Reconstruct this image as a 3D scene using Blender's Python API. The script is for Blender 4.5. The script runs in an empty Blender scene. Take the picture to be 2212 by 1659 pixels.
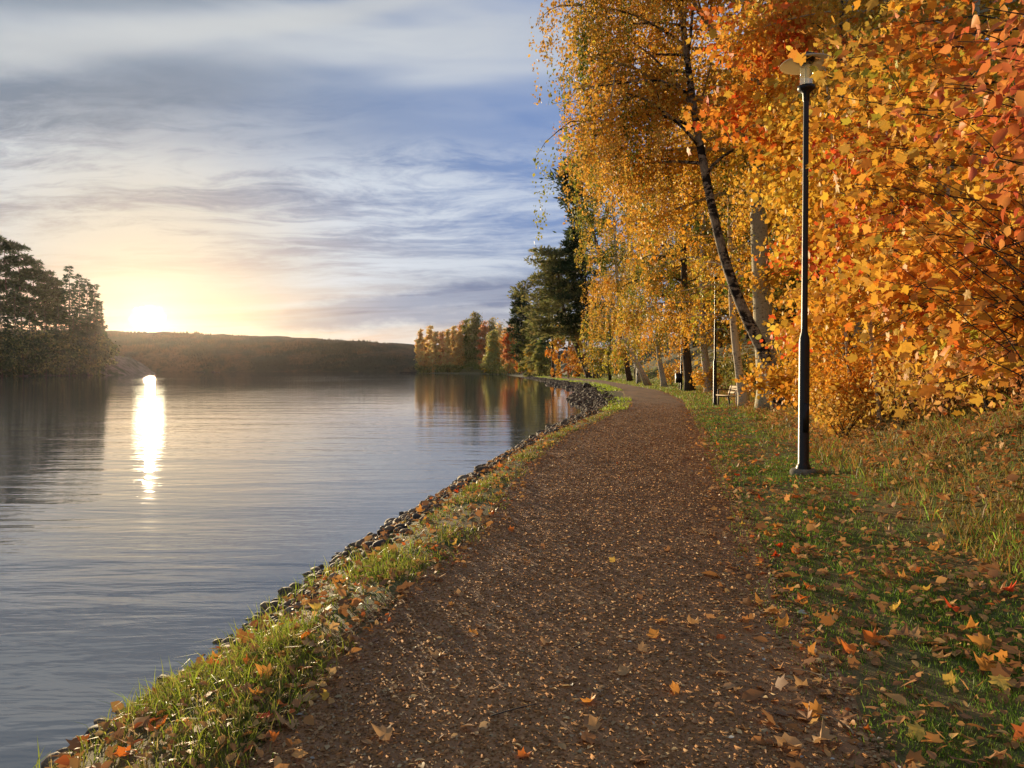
import bpy, math, random
import numpy as np
from mathutils import Vector

random.seed(7)
RNG = np.random.default_rng(7)
SC = bpy.context.scene
COL = SC.collection
R = math.radians

# ------------------------------------------------------------------ camera
CAM_H = 1.5
FPX = 1609.0                       # focal length in units of a 2212 px wide frame
cam_data = bpy.data.cameras.new("camera")
cam_data.sensor_width = 36.0
cam_data.lens = FPX / 2212.0 * 36.0
cam_data.clip_start = 0.05
cam_data.clip_end = 8000.0
cam = bpy.data.objects.new("camera", cam_data)
COL.objects.link(cam)
cam.location = (0, 0, CAM_H)
PITCH = math.atan((829.5 - 799.0) / FPX)
cam.rotation_euler = (R(90) - PITCH, 0, 0)
SC.camera = cam


def at(px, py, y):
    """world point at distance y along +Y seen at (px, py) of the 2212 x 1659 frame"""
    a = math.atan((829.5 - py) / FPX) - PITCH
    depth = y / math.cos(PITCH)
    return np.array([(px - 1106.0) / FPX * depth, y, CAM_H + math.tan(a) * y])


# ------------------------------------------------------------------ render
SC.render.engine = 'CYCLES'
SC.cycles.use_denoising = True
try:
    SC.cycles.denoiser = 'OPENIMAGEDENOISE'
except Exception:
    pass
SC.cycles.max_bounces = 8
SC.cycles.diffuse_bounces = 2
SC.cycles.glossy_bounces = 3
SC.cycles.transmission_bounces = 6
SC.cycles.transparent_max_bounces = 12
SC.cycles.volume_bounces = 0
SC.cycles.sample_clamp_indirect = 6.0
SC.view_settings.view_transform = 'Standard'
SC.view_settings.look = 'None'
SC.view_settings.gamma = 1.0
SC.view_settings.use_curve_mapping = False
SC.view_settings.exposure = EXPOSURE = 0.75

# ------------------------------------------------------------------ node helper
class NT:
    def __init__(self, tree):
        self.t = tree

    def node(self, kind, **kw):
        n = self.t.nodes.new(kind)
        for k, v in kw.items():
            setattr(n, k, v)
        return n

    def put(self, sock, v):
        if isinstance(v, bpy.types.NodeSocket):
            self.t.links.new(v, sock)
        elif isinstance(v, (tuple, list)) and len(v) == 3 and sock.type == 'RGBA':
            sock.default_value = (*v, 1.0)
        else:
            sock.default_value = v

    def m(self, op, a, b=None, c=None, clamp=False):
        n = self.node('ShaderNodeMath', operation=op)
        n.use_clamp = clamp
        self.put(n.inputs[0], a)
        if b is not None:
            self.put(n.inputs[1], b)
        if c is not None:
            self.put(n.inputs[2], c)
        return n.outputs[0]

    def ramp(self, v, lo, hi, to0=0.0, to1=1.0, smooth=True):
        n = self.node('ShaderNodeMapRange')
        n.interpolation_type = 'SMOOTHSTEP' if smooth else 'LINEAR'
        n.clamp = True
        self.put(n.inputs['Value'], v)
        n.inputs['From Min'].default_value = lo
        n.inputs['From Max'].default_value = hi
        n.inputs['To Min'].default_value = to0
        n.inputs['To Max'].default_value = to1
        return n.outputs[0]

    def mix(self, f, a, b, blend='MIX'):
        n = self.node('ShaderNodeMix', data_type='RGBA', blend_type=blend)
        self.put(n.inputs[0], f)
        self.put(n.inputs[6], a)
        self.put(n.inputs[7], b)
        return n.outputs[2]

    def xyz(self, x, y, z):
        n = self.node('ShaderNodeCombineXYZ')
        self.put(n.inputs[0], x)
        self.put(n.inputs[1], y)
        self.put(n.inputs[2], z)
        return n.outputs[0]

    def noise(self, vec, scale, detail=4.0, rough=0.5, dist=0.0, color=False):
        n = self.node('ShaderNodeTexNoise')
        if vec is not None:
            self.put(n.inputs['Vector'], vec)
        n.inputs['Scale'].default_value = scale
        n.inputs['Detail'].default_value = detail
        n.inputs['Roughness'].default_value = rough
        n.inputs['Distortion'].default_value = dist
        return n.outputs['Color' if color else 'Fac']

    def mapv(self, vec, scale=(1, 1, 1), rot=(0, 0, 0), loc=(0, 0, 0)):
        n = self.node('ShaderNodeMapping')
        self.put(n.inputs['Vector'], vec)
        n.inputs['Scale'].default_value = scale
        n.inputs['Rotation'].default_value = rot
        n.inputs['Location'].default_value = loc
        return n.outputs[0]


# ------------------------------------------------------------------ sun direction
SUN_EL, SUN_AZ = R(3.5), R(-25.9)          # azimuth measured from +Y towards +X
SUN_DIR = Vector((math.sin(SUN_AZ) * math.cos(SUN_EL), math.cos(SUN_AZ) * math.cos(SUN_EL), math.sin(SUN_EL)))

# ------------------------------------------------------------------ world: low sun sky with layered clouds
world = bpy.data.worlds.new("World")
SC.world = world
world.use_nodes = True
wt = world.node_tree
wt.nodes.clear()
W = NT(wt)
tc = W.node('ShaderNodeTexCoord')
D = tc.outputs['Generated']
sep = W.node('ShaderNodeSeparateXYZ')
W.put(sep.inputs[0], D)
dx, dy, dz = sep.outputs
RAD = 180.0 / math.pi
zc = W.m('MAXIMUM', dz, 0.0)
el = W.m('MULTIPLY', W.m('ARCSINE', dz), RAD)
az = W.m('MULTIPLY', W.m('ARCTAN2', dx, dy), RAD)
vd = W.node('ShaderNodeVectorMath', operation='DOT_PRODUCT')
W.put(vd.inputs[0], D)
vd.inputs[1].default_value = SUN_DIR
sang = W.m('MULTIPLY', W.m('ARCCOSINE', W.m('MINIMUM', vd.outputs['Value'], 1.0)), RAD)

sky = W.node('ShaderNodeTexSky', sky_type='NISHITA')
sky.sun_disc = False
sky.sun_elevation = SUN_EL
sky.sun_rotation = SUN_AZ
sky.altitude = 100
sky.air_density = 1.0
sky.dust_density = 0.6
sky.ozone_density = 1.0
SKY_STRENGTH = 0.10

# cloud layer coordinates: a flat sheet overhead, so streaks converge at the horizon
den = W.m('ADD', zc, 0.10)
pu = W.m('DIVIDE', dx, den)
pv = W.m('DIVIDE', dy, den)
P = W.xyz(pu, pv, 0.0)
warp = W.noise(W.mapv(P, (0.7, 0.7, 1)), 1.0, 3, 0.55, color=True)
wv = W.node('ShaderNodeVectorMath', operation='SUBTRACT')
W.put(wv.inputs[0], warp)
wv.inputs[1].default_value = (0.5, 0.5, 0.5)
ws = W.node('ShaderNodeVectorMath', operation='SCALE')
W.put(ws.inputs[0], wv.outputs[0])
ws.inputs['Scale'].default_value = 0.75
pa = W.node('ShaderNodeVectorMath', operation='ADD')
W.put(pa.inputs[0], P)
W.put(pa.inputs[1], ws.outputs[0])
PW = pa.outputs[0]
# fine combed cirrus
c1 = W.noise(W.mapv(PW, (0.75, 1.5, 1), (0, 0, R(24))), 1.5, 9, 0.62, 0.35)
c2 = W.noise(W.mapv(PW, (0.22, 0.95, 1), (0, 0, R(-16)), (3, 1, 0)), 1.6, 7, 0.58, 0.2)
# wide soft bands high up
AE = W.xyz(W.m('MULTIPLY', az, 0.02), W.m('MULTIPLY', el, 0.06), 0.0)
c3 = W.noise(W.mapv(AE, (0.8, 1.7, 1), (0, 0, R(-14)), (1.3, 0.4, 0)), 1.7, 3, 0.5, 0.5)
# thin flat streaks near the horizon
AL = W.xyz(W.m('MULTIPLY', az, 0.035), W.m('MULTIPLY', W.m('SUBTRACT', el, W.m('MULTIPLY', az, 0.06)), 0.55), 2.0)
c4 = W.noise(AL, 1.35, 8, 0.6, 0.4)

c5 = W.noise(W.mapv(PW, (1.3, 2.8, 1), (0, 0, R(30)), (7, 2, 0)), 2.2, 8, 0.65, 0.5)
rn = W.node('ShaderNodeTexNoise')
rn.noise_type = 'RIDGED_MULTIFRACTAL'
W.put(rn.inputs['Vector'], W.mapv(PW, (0.55, 1.25, 1), (0, 0, R(38)), (2, 5, 0)))
rn.inputs['Scale'].default_value = 1.7
rn.inputs['Detail'].default_value = 8
rn.inputs['Roughness'].default_value = 0.62
rn.inputs['Distortion'].default_value = 0.6
rid = W.ramp(rn.outputs['Fac'], 0.25, 1.05)
c7 = W.noise(W.mapv(PW, (2.6, 5.2, 1), (0, 0, R(22)), (4, 9, 0)), 2.4, 6, 0.7, 0.8)
mixn = W.m('ADD', W.m('ADD', W.m('MULTIPLY', c1, 0.30), W.m('MULTIPLY', c2, 0.34)), W.m('ADD', W.m('MULTIPLY', c5, 0.24), W.m('MULTIPLY', c7, 0.12)))
cir = W.ramp(mixn, 0.425, 0.565)
cir = W.m('ADD', W.m('MULTIPLY', cir, 0.80), W.m('MULTIPLY', W.m('MULTIPLY', rid, W.m('ADD', 0.25, cir)), 0.42))
ban = W.ramp(c3, 0.36, 0.64)
stk = W.ramp(c4, 0.38, 0.62)
w_hi = W.ramp(W.m('ADD', el, W.m('MULTIPLY', W.m('SUBTRACT', c2, 0.5), 8.0)), 13.0, 20.0)
w_lo = W.ramp(el, 9.5, 3.0)
cov = W.m('ADD', W.m('MULTIPLY', cir, W.m('SUBTRACT', 1.0, w_hi)), W.m('MULTIPLY', W.m('ADD', W.m('MULTIPLY', ban, 0.85), W.m('MULTIPLY', cir, 0.12)), w_hi))
cov = W.m('ADD', W.m('MULTIPLY', cov, W.m('SUBTRACT', 1.0, w_lo)), W.m('MULTIPLY', stk, w_lo))
# clear air thins out to the right, away from the sun
cov = W.m('MULTIPLY', cov, W.ramp(W.m('ADD', az, W.m('MULTIPLY', el, -0.2)), 10.0, -14.0, 0.62, 1.0))

# colours of clear air and cloud by distance from the sun
near = W.m('POWER', 2.718, W.m('MULTIPLY', sang, -1.0 / 5.0))
mid = W.m('POWER', 2.718, W.m('MULTIPLY', sang, -1.0 / 20.0))
blue = W.mix(W.ramp(az, -30, 8), (0.10, 0.17, 0.28), (0.115, 0.21, 0.48))
blue = W.mix(W.ramp(el, 3, 12, 0.5, 0.0), blue, (0.36, 0.40, 0.44))
nis = W.node('ShaderNodeVectorMath', operation='SCALE')
W.put(nis.inputs[0], sky.outputs[0])
nis.inputs['Scale'].default_value = SKY_STRENGTH
blue = W.mix(0.25, blue, nis.outputs[0])
cl = W.mix(W.ramp(sang, 3, 17), (0.58, 0.52, 0.41), (0.56, 0.60, 0.65))
cl = W.mix(W.ramp(el, 13, 25), cl, (0.45, 0.475, 0.505))
cl = W.mix(W.ramp(el, 6.0, 1.5, 0.0, 0.6), cl, (0.66, 0.56, 0.42))
skyc = W.mix(cov, blue, cl)
# one long pale band climbing to the right high in the sky, darker air above and below it
w8 = W.m('MULTIPLY', W.m('SUBTRACT', W.noise(W.xyz(W.m('MULTIPLY', az, 0.05), W.m('MULTIPLY', el, 0.12), 5.0), 1.0, 4, 0.5), 0.5), 5.0)
bd = W.m('ABSOLUTE', W.m('SUBTRACT', W.m('ADD', el, w8), W.m('ADD', 27.6, W.m('MULTIPLY', az, 0.24))))
skyc = W.mix(W.m('MULTIPLY', W.ramp(bd, 1.9, 0.2), W.ramp(az, 2, -8, 0.0, 0.65)), skyc, (0.48, 0.49, 0.49))
up_ = W.m('SUBTRACT', W.m('ADD', el, W.m('MULTIPLY', w8, 0.6)), W.m('ADD', 28.6, W.m('MULTIPLY', az, 0.24)))
skyc = W.mix(W.m('MULTIPLY', W.ramp(up_, 0.0, 1.7), W.ramp(az, -6, -20, 0.0, 0.62)), skyc, (0.155, 0.195, 0.25))
dk = W.m('ABSOLUTE', W.m('SUBTRACT', W.m('ADD', el, w8), W.m('ADD', 24.2, W.m('MULTIPLY', az, 0.22))))
skyc = W.mix(W.m('MULTIPLY', W.ramp(dk, 2.4, 0.3), W.ramp(az, -12, -26, 0.0, 0.38)), skyc, (0.17, 0.195, 0.235))
# slate blue cloud bars low over the far shore
wob = W.m('MULTIPLY', W.m('SUBTRACT', W.noise(W.xyz(W.m('MULTIPLY', az, 0.12), W.m('MULTIPLY', el, 0.35), 0.0), 1.0, 6, 0.6), 0.5), 3.4)
e2 = W.m('ADD', el, wob)
cen = W.m('ADD', 5.9, W.m('MULTIPLY', az, 0.115))
wid = W.ramp(az, -24, 4, 0.8, 1.3, False)
bar = W.m('DIVIDE', W.m('ABSOLUTE', W.m('SUBTRACT', e2, cen)), wid)
bar = W.m('MULTIPLY', W.m('MULTIPLY', W.ramp(bar, 1.3, 0.25), W.ramp(az, -25, -8)), W.ramp(stk, 0.0, 1.0, 1.0, 0.7))
cen2 = W.m('ADD', 4.2, W.m('MULTIPLY', az, 0.06))
bar2 = W.m('DIVIDE', W.m('ABSOLUTE', W.m('SUBTRACT', e2, cen2)), 0.5)
bar2 = W.m('MULTIPLY', W.ramp(bar2, 1.6, 0.1), W.ramp(az, -21, -14))
barc = W.mix(W.ramp(sang, 3, 20), (0.42, 0.30, 0.20), (0.15, 0.18, 0.28))
skyc = W.mix(W.m('MULTIPLY', bar, 0.95), skyc, barc)
skyc = W.mix(W.m('MULTIPLY', bar2, 0.6), skyc, barc)
# warm light round the sun, broken by the cloud streaks
glow = W.mix(1.0, (0, 0, 0), (1.0, 0.72, 0.28))
gl = W.m('MULTIPLY', near, W.m('ADD', 0.35, W.m('MULTIPLY', W.m('SUBTRACT', cov, W.m('MULTIPLY', bar, 0.8)), 0.6)))
gs = W.node('ShaderNodeVectorMath', operation='SCALE')
W.put(gs.inputs[0], glow)
W.put(gs.inputs['Scale'], W.m('MULTIPLY', gl, 0.30))
ad = W.node('ShaderNodeVectorMath', operation='ADD')
W.put(ad.inputs[0], skyc)
W.put(ad.inputs[1], gs.outputs[0])
# the sun burning through the cloud edge
disc = W.m('ADD', sang, W.m('MULTIPLY', W.m('SUBTRACT', W.noise(W.xyz(W.m('MULTIPLY', az, 0.9), W.m('MULTIPLY', el, 1.3), 0), 1.0, 3), 0.5), 1.3))
dsc = W.ramp(disc, 1.1, 0.6, 0.0, 9.0)
dg = W.m('MULTIPLY', W.m('POWER', 2.718, W.m('MULTIPLY', sang, -1.0 / 1.3)), 0.5)
ds = W.node('ShaderNodeVectorMath', operation='SCALE')
ds.inputs[0].default_value = (1.0, 0.86, 0.55)
W.put(ds.inputs['Scale'], W.m('ADD', dsc, dg))
ad2 = W.node('ShaderNodeVectorMath', operation='ADD')
W.put(ad2.inputs[0], ad.outputs[0])
W.put(ad2.inputs[1], ds.outputs[0])
bg = W.node('ShaderNodeBackground')
W.put(bg.inputs['Color'], ad2.outputs[0])
bg.inputs['Strength'].default_value = 0.79
wo = W.node('ShaderNodeOutputWorld')
wt.links.new(bg.outputs[0], wo.inputs[0])
world.cycles.sampling_method = 'MANUAL'
world.cycles.sample_map_resolution = 512

# ------------------------------------------------------------------ sun lamp
sun_data = bpy.data.lights.new("sun", 'SUN')
sun_data.energy = 5.0
sun_data.angle = R(0.5)
sun_data.color = (1.0, 0.78, 0.48)
sun = bpy.data.objects.new("sun", sun_data)
COL.objects.link(sun)
sun.rotation_euler = (-SUN_DIR).to_track_quat('-Z', 'Y').to_euler()

# ------------------------------------------------------------------ mesh and material helpers
def mat(name):
    m = bpy.data.materials.new(name)
    m.use_nodes = True
    m.node_tree.nodes.clear()
    n = NT(m.node_tree)
    n.out = n.node('ShaderNodeOutputMaterial')
    return m, n


def principled(n, color, rough=0.7, spec=0.3, normal=None, **kw):
    b = n.node('ShaderNodeBsdfPrincipled')
    n.put(b.inputs['Base Color'], color)
    n.put(b.inputs['Roughness'], rough)
    n.put(b.inputs['Specular IOR Level'], spec)
    if normal is not None:
        n.put(b.inputs['Normal'], normal)
    for k, v in kw.items():
        n.put(b.inputs[k.replace('_', ' ')], v)
    return b.outputs[0]


def bump(n, h, strength=0.5, dist=0.02):
    b = n.node('ShaderNodeBump')
    b.inputs['Strength'].default_value = strength
    b.inputs['Distance'].default_value = dist
    n.put(b.inputs['Height'], h)
    return b.outputs[0]


def link(o, parent=None):
    COL.objects.link(o)
    if parent is not None:
        o.parent = parent
    return o


def mesh_data(name, V, F, mats=None, colors=None, smooth=False, mat_idx=None):
    """F: list of int arrays, each (n, k) with its own k"""
    V = np.asarray(V, dtype=np.float32)
    if isinstance(F, np.ndarray):
        F = [F]
    F = [np.asarray(f, dtype=np.int32) for f in F if len(f)]
    me = bpy.data.meshes.new(name)
    me.vertices.add(len(V))
    me.vertices.foreach_set('co', V.ravel())
    nl = sum(f.size for f in F)
    npoly = sum(len(f) for f in F)
    me.loops.add(nl)
    me.loops.foreach_set('vertex_index', np.concatenate([f.ravel() for f in F]))
    me.polygons.add(npoly)
    sizes = np.concatenate([np.full(len(f), f.shape[1], dtype=np.int32) for f in F])
    starts = np.concatenate([[0], np.cumsum(sizes)[:-1]]).astype(np.int32)
    me.polygons.foreach_set('loop_start', starts)
    if smooth:
        me.polygons.foreach_set('use_smooth', np.ones(npoly, dtype=bool))
    if mat_idx is not None:
        me.polygons.foreach_set('material_index', np.asarray(mat_idx, dtype=np.int32))
    me.update(calc_edges=True)
    if colors is not None:
        c = np.ones((len(V), 4), dtype=np.float32)
        c[:, :3] = colors
        a = me.color_attributes.new('tint', 'FLOAT_COLOR', 'POINT')
        a.data.foreach_set('color', c.ravel())
    for mm in (mats or []):
        me.materials.append(mm)
    return me


def add(name, V, F, m, parent=None, colors=None, smooth=False, **tags):
    me = mesh_data(name, V, F, [m] if not isinstance(m, list) else m, colors, smooth, tags.pop('mat_idx', None))
    o = bpy.data.objects.new(name, me)
    link(o, parent)
    for k, v in tags.items():
        o[k] = v
    return o


def thing(name, label, cat, loc, group=None, rotz=0.0):
    o = bpy.data.objects.new(name, None)
    o.empty_display_size = 0.3
    link(o)
    o.location = tuple(float(v) for v in loc)
    o.rotation_euler = (0, 0, rotz)
    o['label'] = label
    o['category'] = cat
    if group:
        o['group'] = group
    return o


def norm(a):
    a = np.asarray(a, dtype=float)
    return a / np.maximum(np.linalg.norm(a, axis=-1, keepdims=True), 1e-9)


def tube(pts, radii, sides=8, cap=True, wob=0.0, rng=RNG):
    """tapered tube along pts -> V, [quads, tris]"""
    pts = np.asarray(pts, dtype=float)
    n = len(pts)
    radii = np.broadcast_to(np.asarray(radii, dtype=float), (n,))
    T = np.gradient(pts, axis=0)
    T = norm(T)
    up = np.array([0.31, 0.2, 1.0]) if abs(T[0][2]) < 0.8 else np.array([1.0, 0.1, 0.05])
    U = norm(np.cross(T, up))
    Wv = np.cross(T, U)
    a = np.linspace(0, 2 * np.pi, sides, endpoint=False)
    rr = radii[:, None] * (1 + wob * rng.normal(size=(n, sides)))
    V = pts[:, None, :] + rr[..., None] * (np.cos(a)[None, :, None] * U[:, None, :] + np.sin(a)[None, :, None] * Wv[:, None, :])
    V = V.reshape(-1, 3)
    i = np.arange(n - 1)[:, None] * sides
    j = np.arange(sides)[None, :]
    k = (j + 1) % sides
    Q = np.stack([i + j, i + k, i + sides + k, i + sides + j], -1).reshape(-1, 4)
    tris = np.zeros((0, 3), int)
    if cap:
        V = np.vstack([V, pts[-1:], pts[:1]])
        c = len(V) - 2
        b = (n - 1) * sides
        tris = np.concatenate([np.stack([b + j[0], b + k[0], np.full(sides, c)], -1), np.stack([k[0], j[0], np.full(sides, c + 1)], -1)])
    return V, Q, tris


class Geo:
    """collects quads and tris of one mesh"""
    def __init__(self):
        self.V, self.Q, self.T, self.C, self.n = [], [], [], [], 0

    def push(self, V, Q=None, T=None, col=None):
        if Q is not None and len(Q):
            self.Q.append(np.asarray(Q) + self.n)
        if T is not None and len(T):
            self.T.append(np.asarray(T) + self.n)
        self.V.append(np.asarray(V, dtype=float))
        if col is not None:
            self.C.append(np.broadcast_to(np.asarray(col, dtype=float), (len(V), 3)))
        self.n += len(V)
        return self

    def tube(self, *a, **k):
        V, Q, T = tube(*a, **k)
        return self.push(V, Q, T)

    def box(self, x0, y0, z0, x1, y1, z1):
        V = np.array([[x, y, z] for z in (z0, z1) for y in (y0, y1) for x in (x0, x1)], float)
        Q = np.array([[0, 2, 3, 1], [4, 5, 7, 6], [0, 1, 5, 4], [2, 6, 7, 3], [0, 4, 6, 2], [1, 3, 7, 5]])
        return self.push(V, Q)

    def bar(self, p0, p1, w, h, up=(0, 0, 1)):
        """rectangular bar from p0 to p1; w across, h along up"""
        p0, p1 = np.asarray(p0, float), np.asarray(p1, float)
        t = norm(p1 - p0)
        s = norm(np.cross(t, np.asarray(up, float)))
        u = np.cross(s, t)
        V = []
        for p in (p0, p1):
            for a, b in ((-1, -1), (1, -1), (1, 1), (-1, 1)):
                V.append(p + s * a * w / 2 + u * b * h / 2)
        Q = [[3, 2, 1, 0], [4, 5, 6, 7]] + [[i, (i + 1) % 4, 4 + (i + 1) % 4, 4 + i] for i in range(4)]
        return self.push(np.array(V), np.array(Q))

    def lathe(self, prof, sides=24):
        """prof: list of (r, z)"""
        a = np.linspace(0, 2 * np.pi, sides, endpoint=False)
        V = np.array([[r * math.cos(t), r * math.sin(t), z] for r, z in prof for t in a])
        n = len(prof)
        i = np.arange(n - 1)[:, None] * sides
        j = np.arange(sides)[None, :]
        k = (j + 1) % sides
        Q = np.stack([i + j, i + k, i + sides + k, i + sides + j], -1).reshape(-1, 4)
        return self.push(V, Q)

    def build(self, name, m, parent=None, smooth=False, **tags):
        V = np.vstack(self.V)
        F = []
        if self.Q:
            F.append(np.vstack(self.Q))
        if self.T:
            F.append(np.vstack(self.T))
        col = np.vstack(self.C) if self.C else None
        return add(name, V, F, m, parent, col, smooth, **tags)


def hash2(ix, iy, seed):
    h = (ix.astype(np.int64) * 374761393 + iy.astype(np.int64) * 668265263 + seed * 974634777) & 0x7fffffff
    h = ((h ^ (h >> 13)) * 1274126177) & 0x7fffffff
    return ((h ^ (h >> 16)) & 0xffff) / 65535.0


def vnoise(x, y, seed=0, octaves=3):
    """value noise, about -1..1"""
    x = np.asarray(x, float)
    y = np.asarray(y, float)
    x, y = np.broadcast_arrays(x, y)
    out = np.zeros(x.shape)
    amp, tot = 1.0, 0.0
    for o in range(octaves):
        fx, fy = np.floor(x), np.floor(y)
        tx, ty = x - fx, y - fy
        tx, ty = tx * tx * (3 - 2 * tx), ty * ty * (3 - 2 * ty)
        a, b = hash2(fx, fy, seed + o), hash2(fx + 1, fy, seed + o)
        c, d = hash2(fx, fy + 1, seed + o), hash2(fx + 1, fy + 1, seed + o)
        out += amp * ((a * (1 - tx) + b * tx) * (1 - ty) + (c * (1 - tx) + d * tx) * ty - 0.5) * 2
        tot += amp
        amp *= 0.5
        x, y = x * 2.03 + 11.3, y * 2.03 + 5.7
    return out / tot


# ------------------------------------------------------------------ lay of the land
WATER_Z = -0.40
# shore line, path edges: X as a function of Y
SH_Y = [-40, -10, 2.0, 3.6, 4.2, 4.8, 6.1, 7.8, 10.2, 13.8, 17.9, 24.3, 32.3, 36.6, 47, 54, 65, 72, 80, 92, 101, 109, 125, 153, 204, 306, 345, 380, 415, 445, 470, 490, 560, 700]
SH_X = [-3.0, -2.7, -2.35, -2.2, -2.1, -1.98, -1.9, -1.68, -1.3, -.65, 0.1, 1.27, 3.13, 3.5, 3.5, 4.3, 5.8, 5.7, 5.4, 4.2, 4.9, 5.6, 5.2, 4.2, 1.8, -4, -13, -36, -52, -55, -46, 30, 160, 400]
PL_Y = [-40, -10, 2.0, 2.9, 3.8, 4.8, 6.0, 8.2, 12, 17, 24, 27, 32.6, 46.4, 60, 80, 93, 138, 191, 254, 300, 345, 400, 445, 490, 560, 700]
PL_X = [-1.6, -1.2, -1.0, -.97, -.95, -.77, -.45, -.1, .3, 1.2, 3.1, 3.9, 5.1, 7.0, 8.3, 9.6, 9.6, 8.1, 7.1, 5.5, 3.0, -4.0, -36, -46, 40, 170, 410]
PR_Y = [-40, -10, 2.0, 2.9, 3.4, 4.5, 5.4, 7.5, 9.6, 13.3, 20, 26.5, 36.6, 52.5, 73, 105, 127, 190, 254, 300, 345, 400, 445, 490, 560, 700]
PR_X = [0.6, 1.0, 1.25, 1.36, 1.44, 1.66, 1.84, 2.3, 2.77, 3.6, 5.07, 6.5, 8.6, 10.8, 11.8, 13.2, 12.2, 10.8, 9.3, 6.5, -0.5, -33, -43, 43, 173, 413]


def XS(y): return np.interp(y, SH_Y, SH_X)
def XL(y): return np.interp(y, PL_Y, PL_X)
def XR(y): return np.interp(y, PR_Y, PR_X)


def gz(x, y):
    """ground height"""
    x = np.asarray(x, float)
    y = np.asarray(y, float)
    s, l, r = XS(y), XL(y), XR(y)
    out = np.zeros(np.broadcast(x, y).shape)
    t = np.clip((x - s) / np.maximum(l - s, 0.1), 0, 1)
    zb = WATER_Z + (-0.012 - WATER_Z) * (1 - (1 - np.clip(t * 1.1, 0, 1)) ** 1.7)
    zl = WATER_Z - 0.4 * np.clip(s - x, 0, 3.5)
    q = np.maximum(x - r, 0)
    flat = np.interp(y, [0, 8, 14, 25, 35, 55, 80, 120, 200], [1.9, 1.6, 2.1, 2.6, 3.2, 3.0, 3.6, 2.4, 3.0])
    top = np.interp(y, [0, 60, 150, 250, 330, 430, 470], [9, 10, 9, 7, 4, 2.5, 1.5])
    g = q - flat
    sp = np.where(g > -1.2, 0.5 * (g + np.sqrt(g * g + 0.25)), 0.02) * 0.62
    sp = top * np.tanh(sp / top)
    zr = -0.012 + 0.03 * q + sp
    zr = zr + np.clip(q - 0.3, 0, 1.5) * 0.05 * vnoise(x * 0.9, y * 0.7, 5) + np.clip(g, 0, 2) * 0.12 * vnoise(x * 0.55, y * 0.4, 8)
    out = np.where(x < s, zl, np.where(x < l, zb, np.where(x <= r, -0.012, zr)))
    return out


def gz1(x, y):
    return float(gz(np.array([x]), np.array([y]))[0])


def strip(y_rows, cols):
    """grid from a list of rows and a function row -> x positions"""
    rows = []
    for y in y_rows:
        xs = cols(y)
        rows.append(np.stack([xs, np.full(len(xs), y)], -1))
    G = np.stack(rows)
    ny, nx = G.shape[:2]
    i = np.arange(ny - 1)[:, None] * nx
    j = np.arange(nx - 1)[None, :]
    Q = np.stack([i + j, i + j + 1, i + nx + j + 1, i + nx + j], -1).reshape(-1, 4)
    return G.reshape(-1, 2), Q


rows = [-30, -24, -18, -13, -9, -6, -4, -2.5, -1]
y = 0.0
while y < 560:
    rows.append(y)
    y += max(0.12, 0.014 * y)
rows = np.array(rows)
QCOL = np.concatenate([np.arange(0, 6, 0.2), np.arange(6, 14, 0.5), np.arange(14, 40, 2.0), [40, 48, 60, 80, 110]])


def ground_cols(y):
    s, l, r = float(XS(y)), float(XL(y)), float(XR(y))
    return np.concatenate([[s - 5, s - 3, s - 1.5, s - 0.6], np.linspace(s, l, 15), np.linspace(l, r, 9)[1:-1], r + QCOL])


# ground material: damp earth, matted grass, leaf mould
ground_mat, n = mat("ground_earth")
g = n.node('ShaderNodeNewGeometry')
pos = g.outputs['Position']
n1 = n.noise(pos, 0.9, 6, 0.6)
n2 = n.noise(pos, 7.0, 6, 0.65)
n3 = n.noise(pos, 60.0, 5, 0.7)
c = n.mix(n.ramp(n1, 0.4, 0.6), (0.075, 0.095, 0.022), (0.17, 0.125, 0.045))
c = n.mix(n.ramp(n2, 0.5, 0.68), c, (0.26, 0.13, 0.045))
c = n.mix(n.ramp(n3, 0.45, 0.6, 0, 0.5), c, (0.05, 0.045, 0.02))
n.t.links.new(principled(n, c, 0.85, 0.2, bump(n, n3, 0.4, 0.02)), n.out.inputs[0])

P2, Q = strip(rows, ground_cols)
Z = gz(P2[:, 0], P2[:, 1])
add("ground", np.column_stack([P2, Z]), Q, ground_mat, smooth=True, kind='structure')

# path: one sheet of packed brown gravel
path_mat, n = mat("path_gravel")
g = n.node('ShaderNodeNewGeometry')
pos = g.outputs['Position']
n1 = n.noise(pos, 0.55, 5, 0.6)
n2 = n.noise(pos, 9.0, 6, 0.65)
n3 = n.noise(pos, 95.0, 4, 0.7)
vo = n.node('ShaderNodeTexVoronoi')
n.put(vo.inputs['Vector'], pos)
vo.inputs['Scale'].default_value = 75.0
c = n.mix(n.ramp(n1, 0.35, 0.65), (0.30, 0.142, 0.052), (0.35, 0.172, 0.066))
c = n.mix(n.ramp(n2, 0.4, 0.7, 0, 0.55), c, (0.20, 0.105, 0.046))
n4 = n.noise(n.mapv(pos, (1.5, .14, 1), (0, 0, R(-8))), 1.0, 4, 0.6)
n5 = n.noise(pos, 1.7, 4, 0.55)
c = n.mix(n.ramp(n4, 0.46, 0.62, 0, 0.5), c, (0.17, 0.085, 0.036))
c = n.mix(n.ramp(n5, 0.54, 0.66, 0, 0.45), c, (0.13, 0.07, 0.034))
c = n.mix(n.ramp(n3, 0.55, 0.75, 0, 0.6), c, (0.32, 0.19, 0.09))
h = n3
n.t.links.new(principled(n, c, 0.75, 0.35, bump(n, h, 0.4, 0.012)), n.out.inputs[0])


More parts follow.
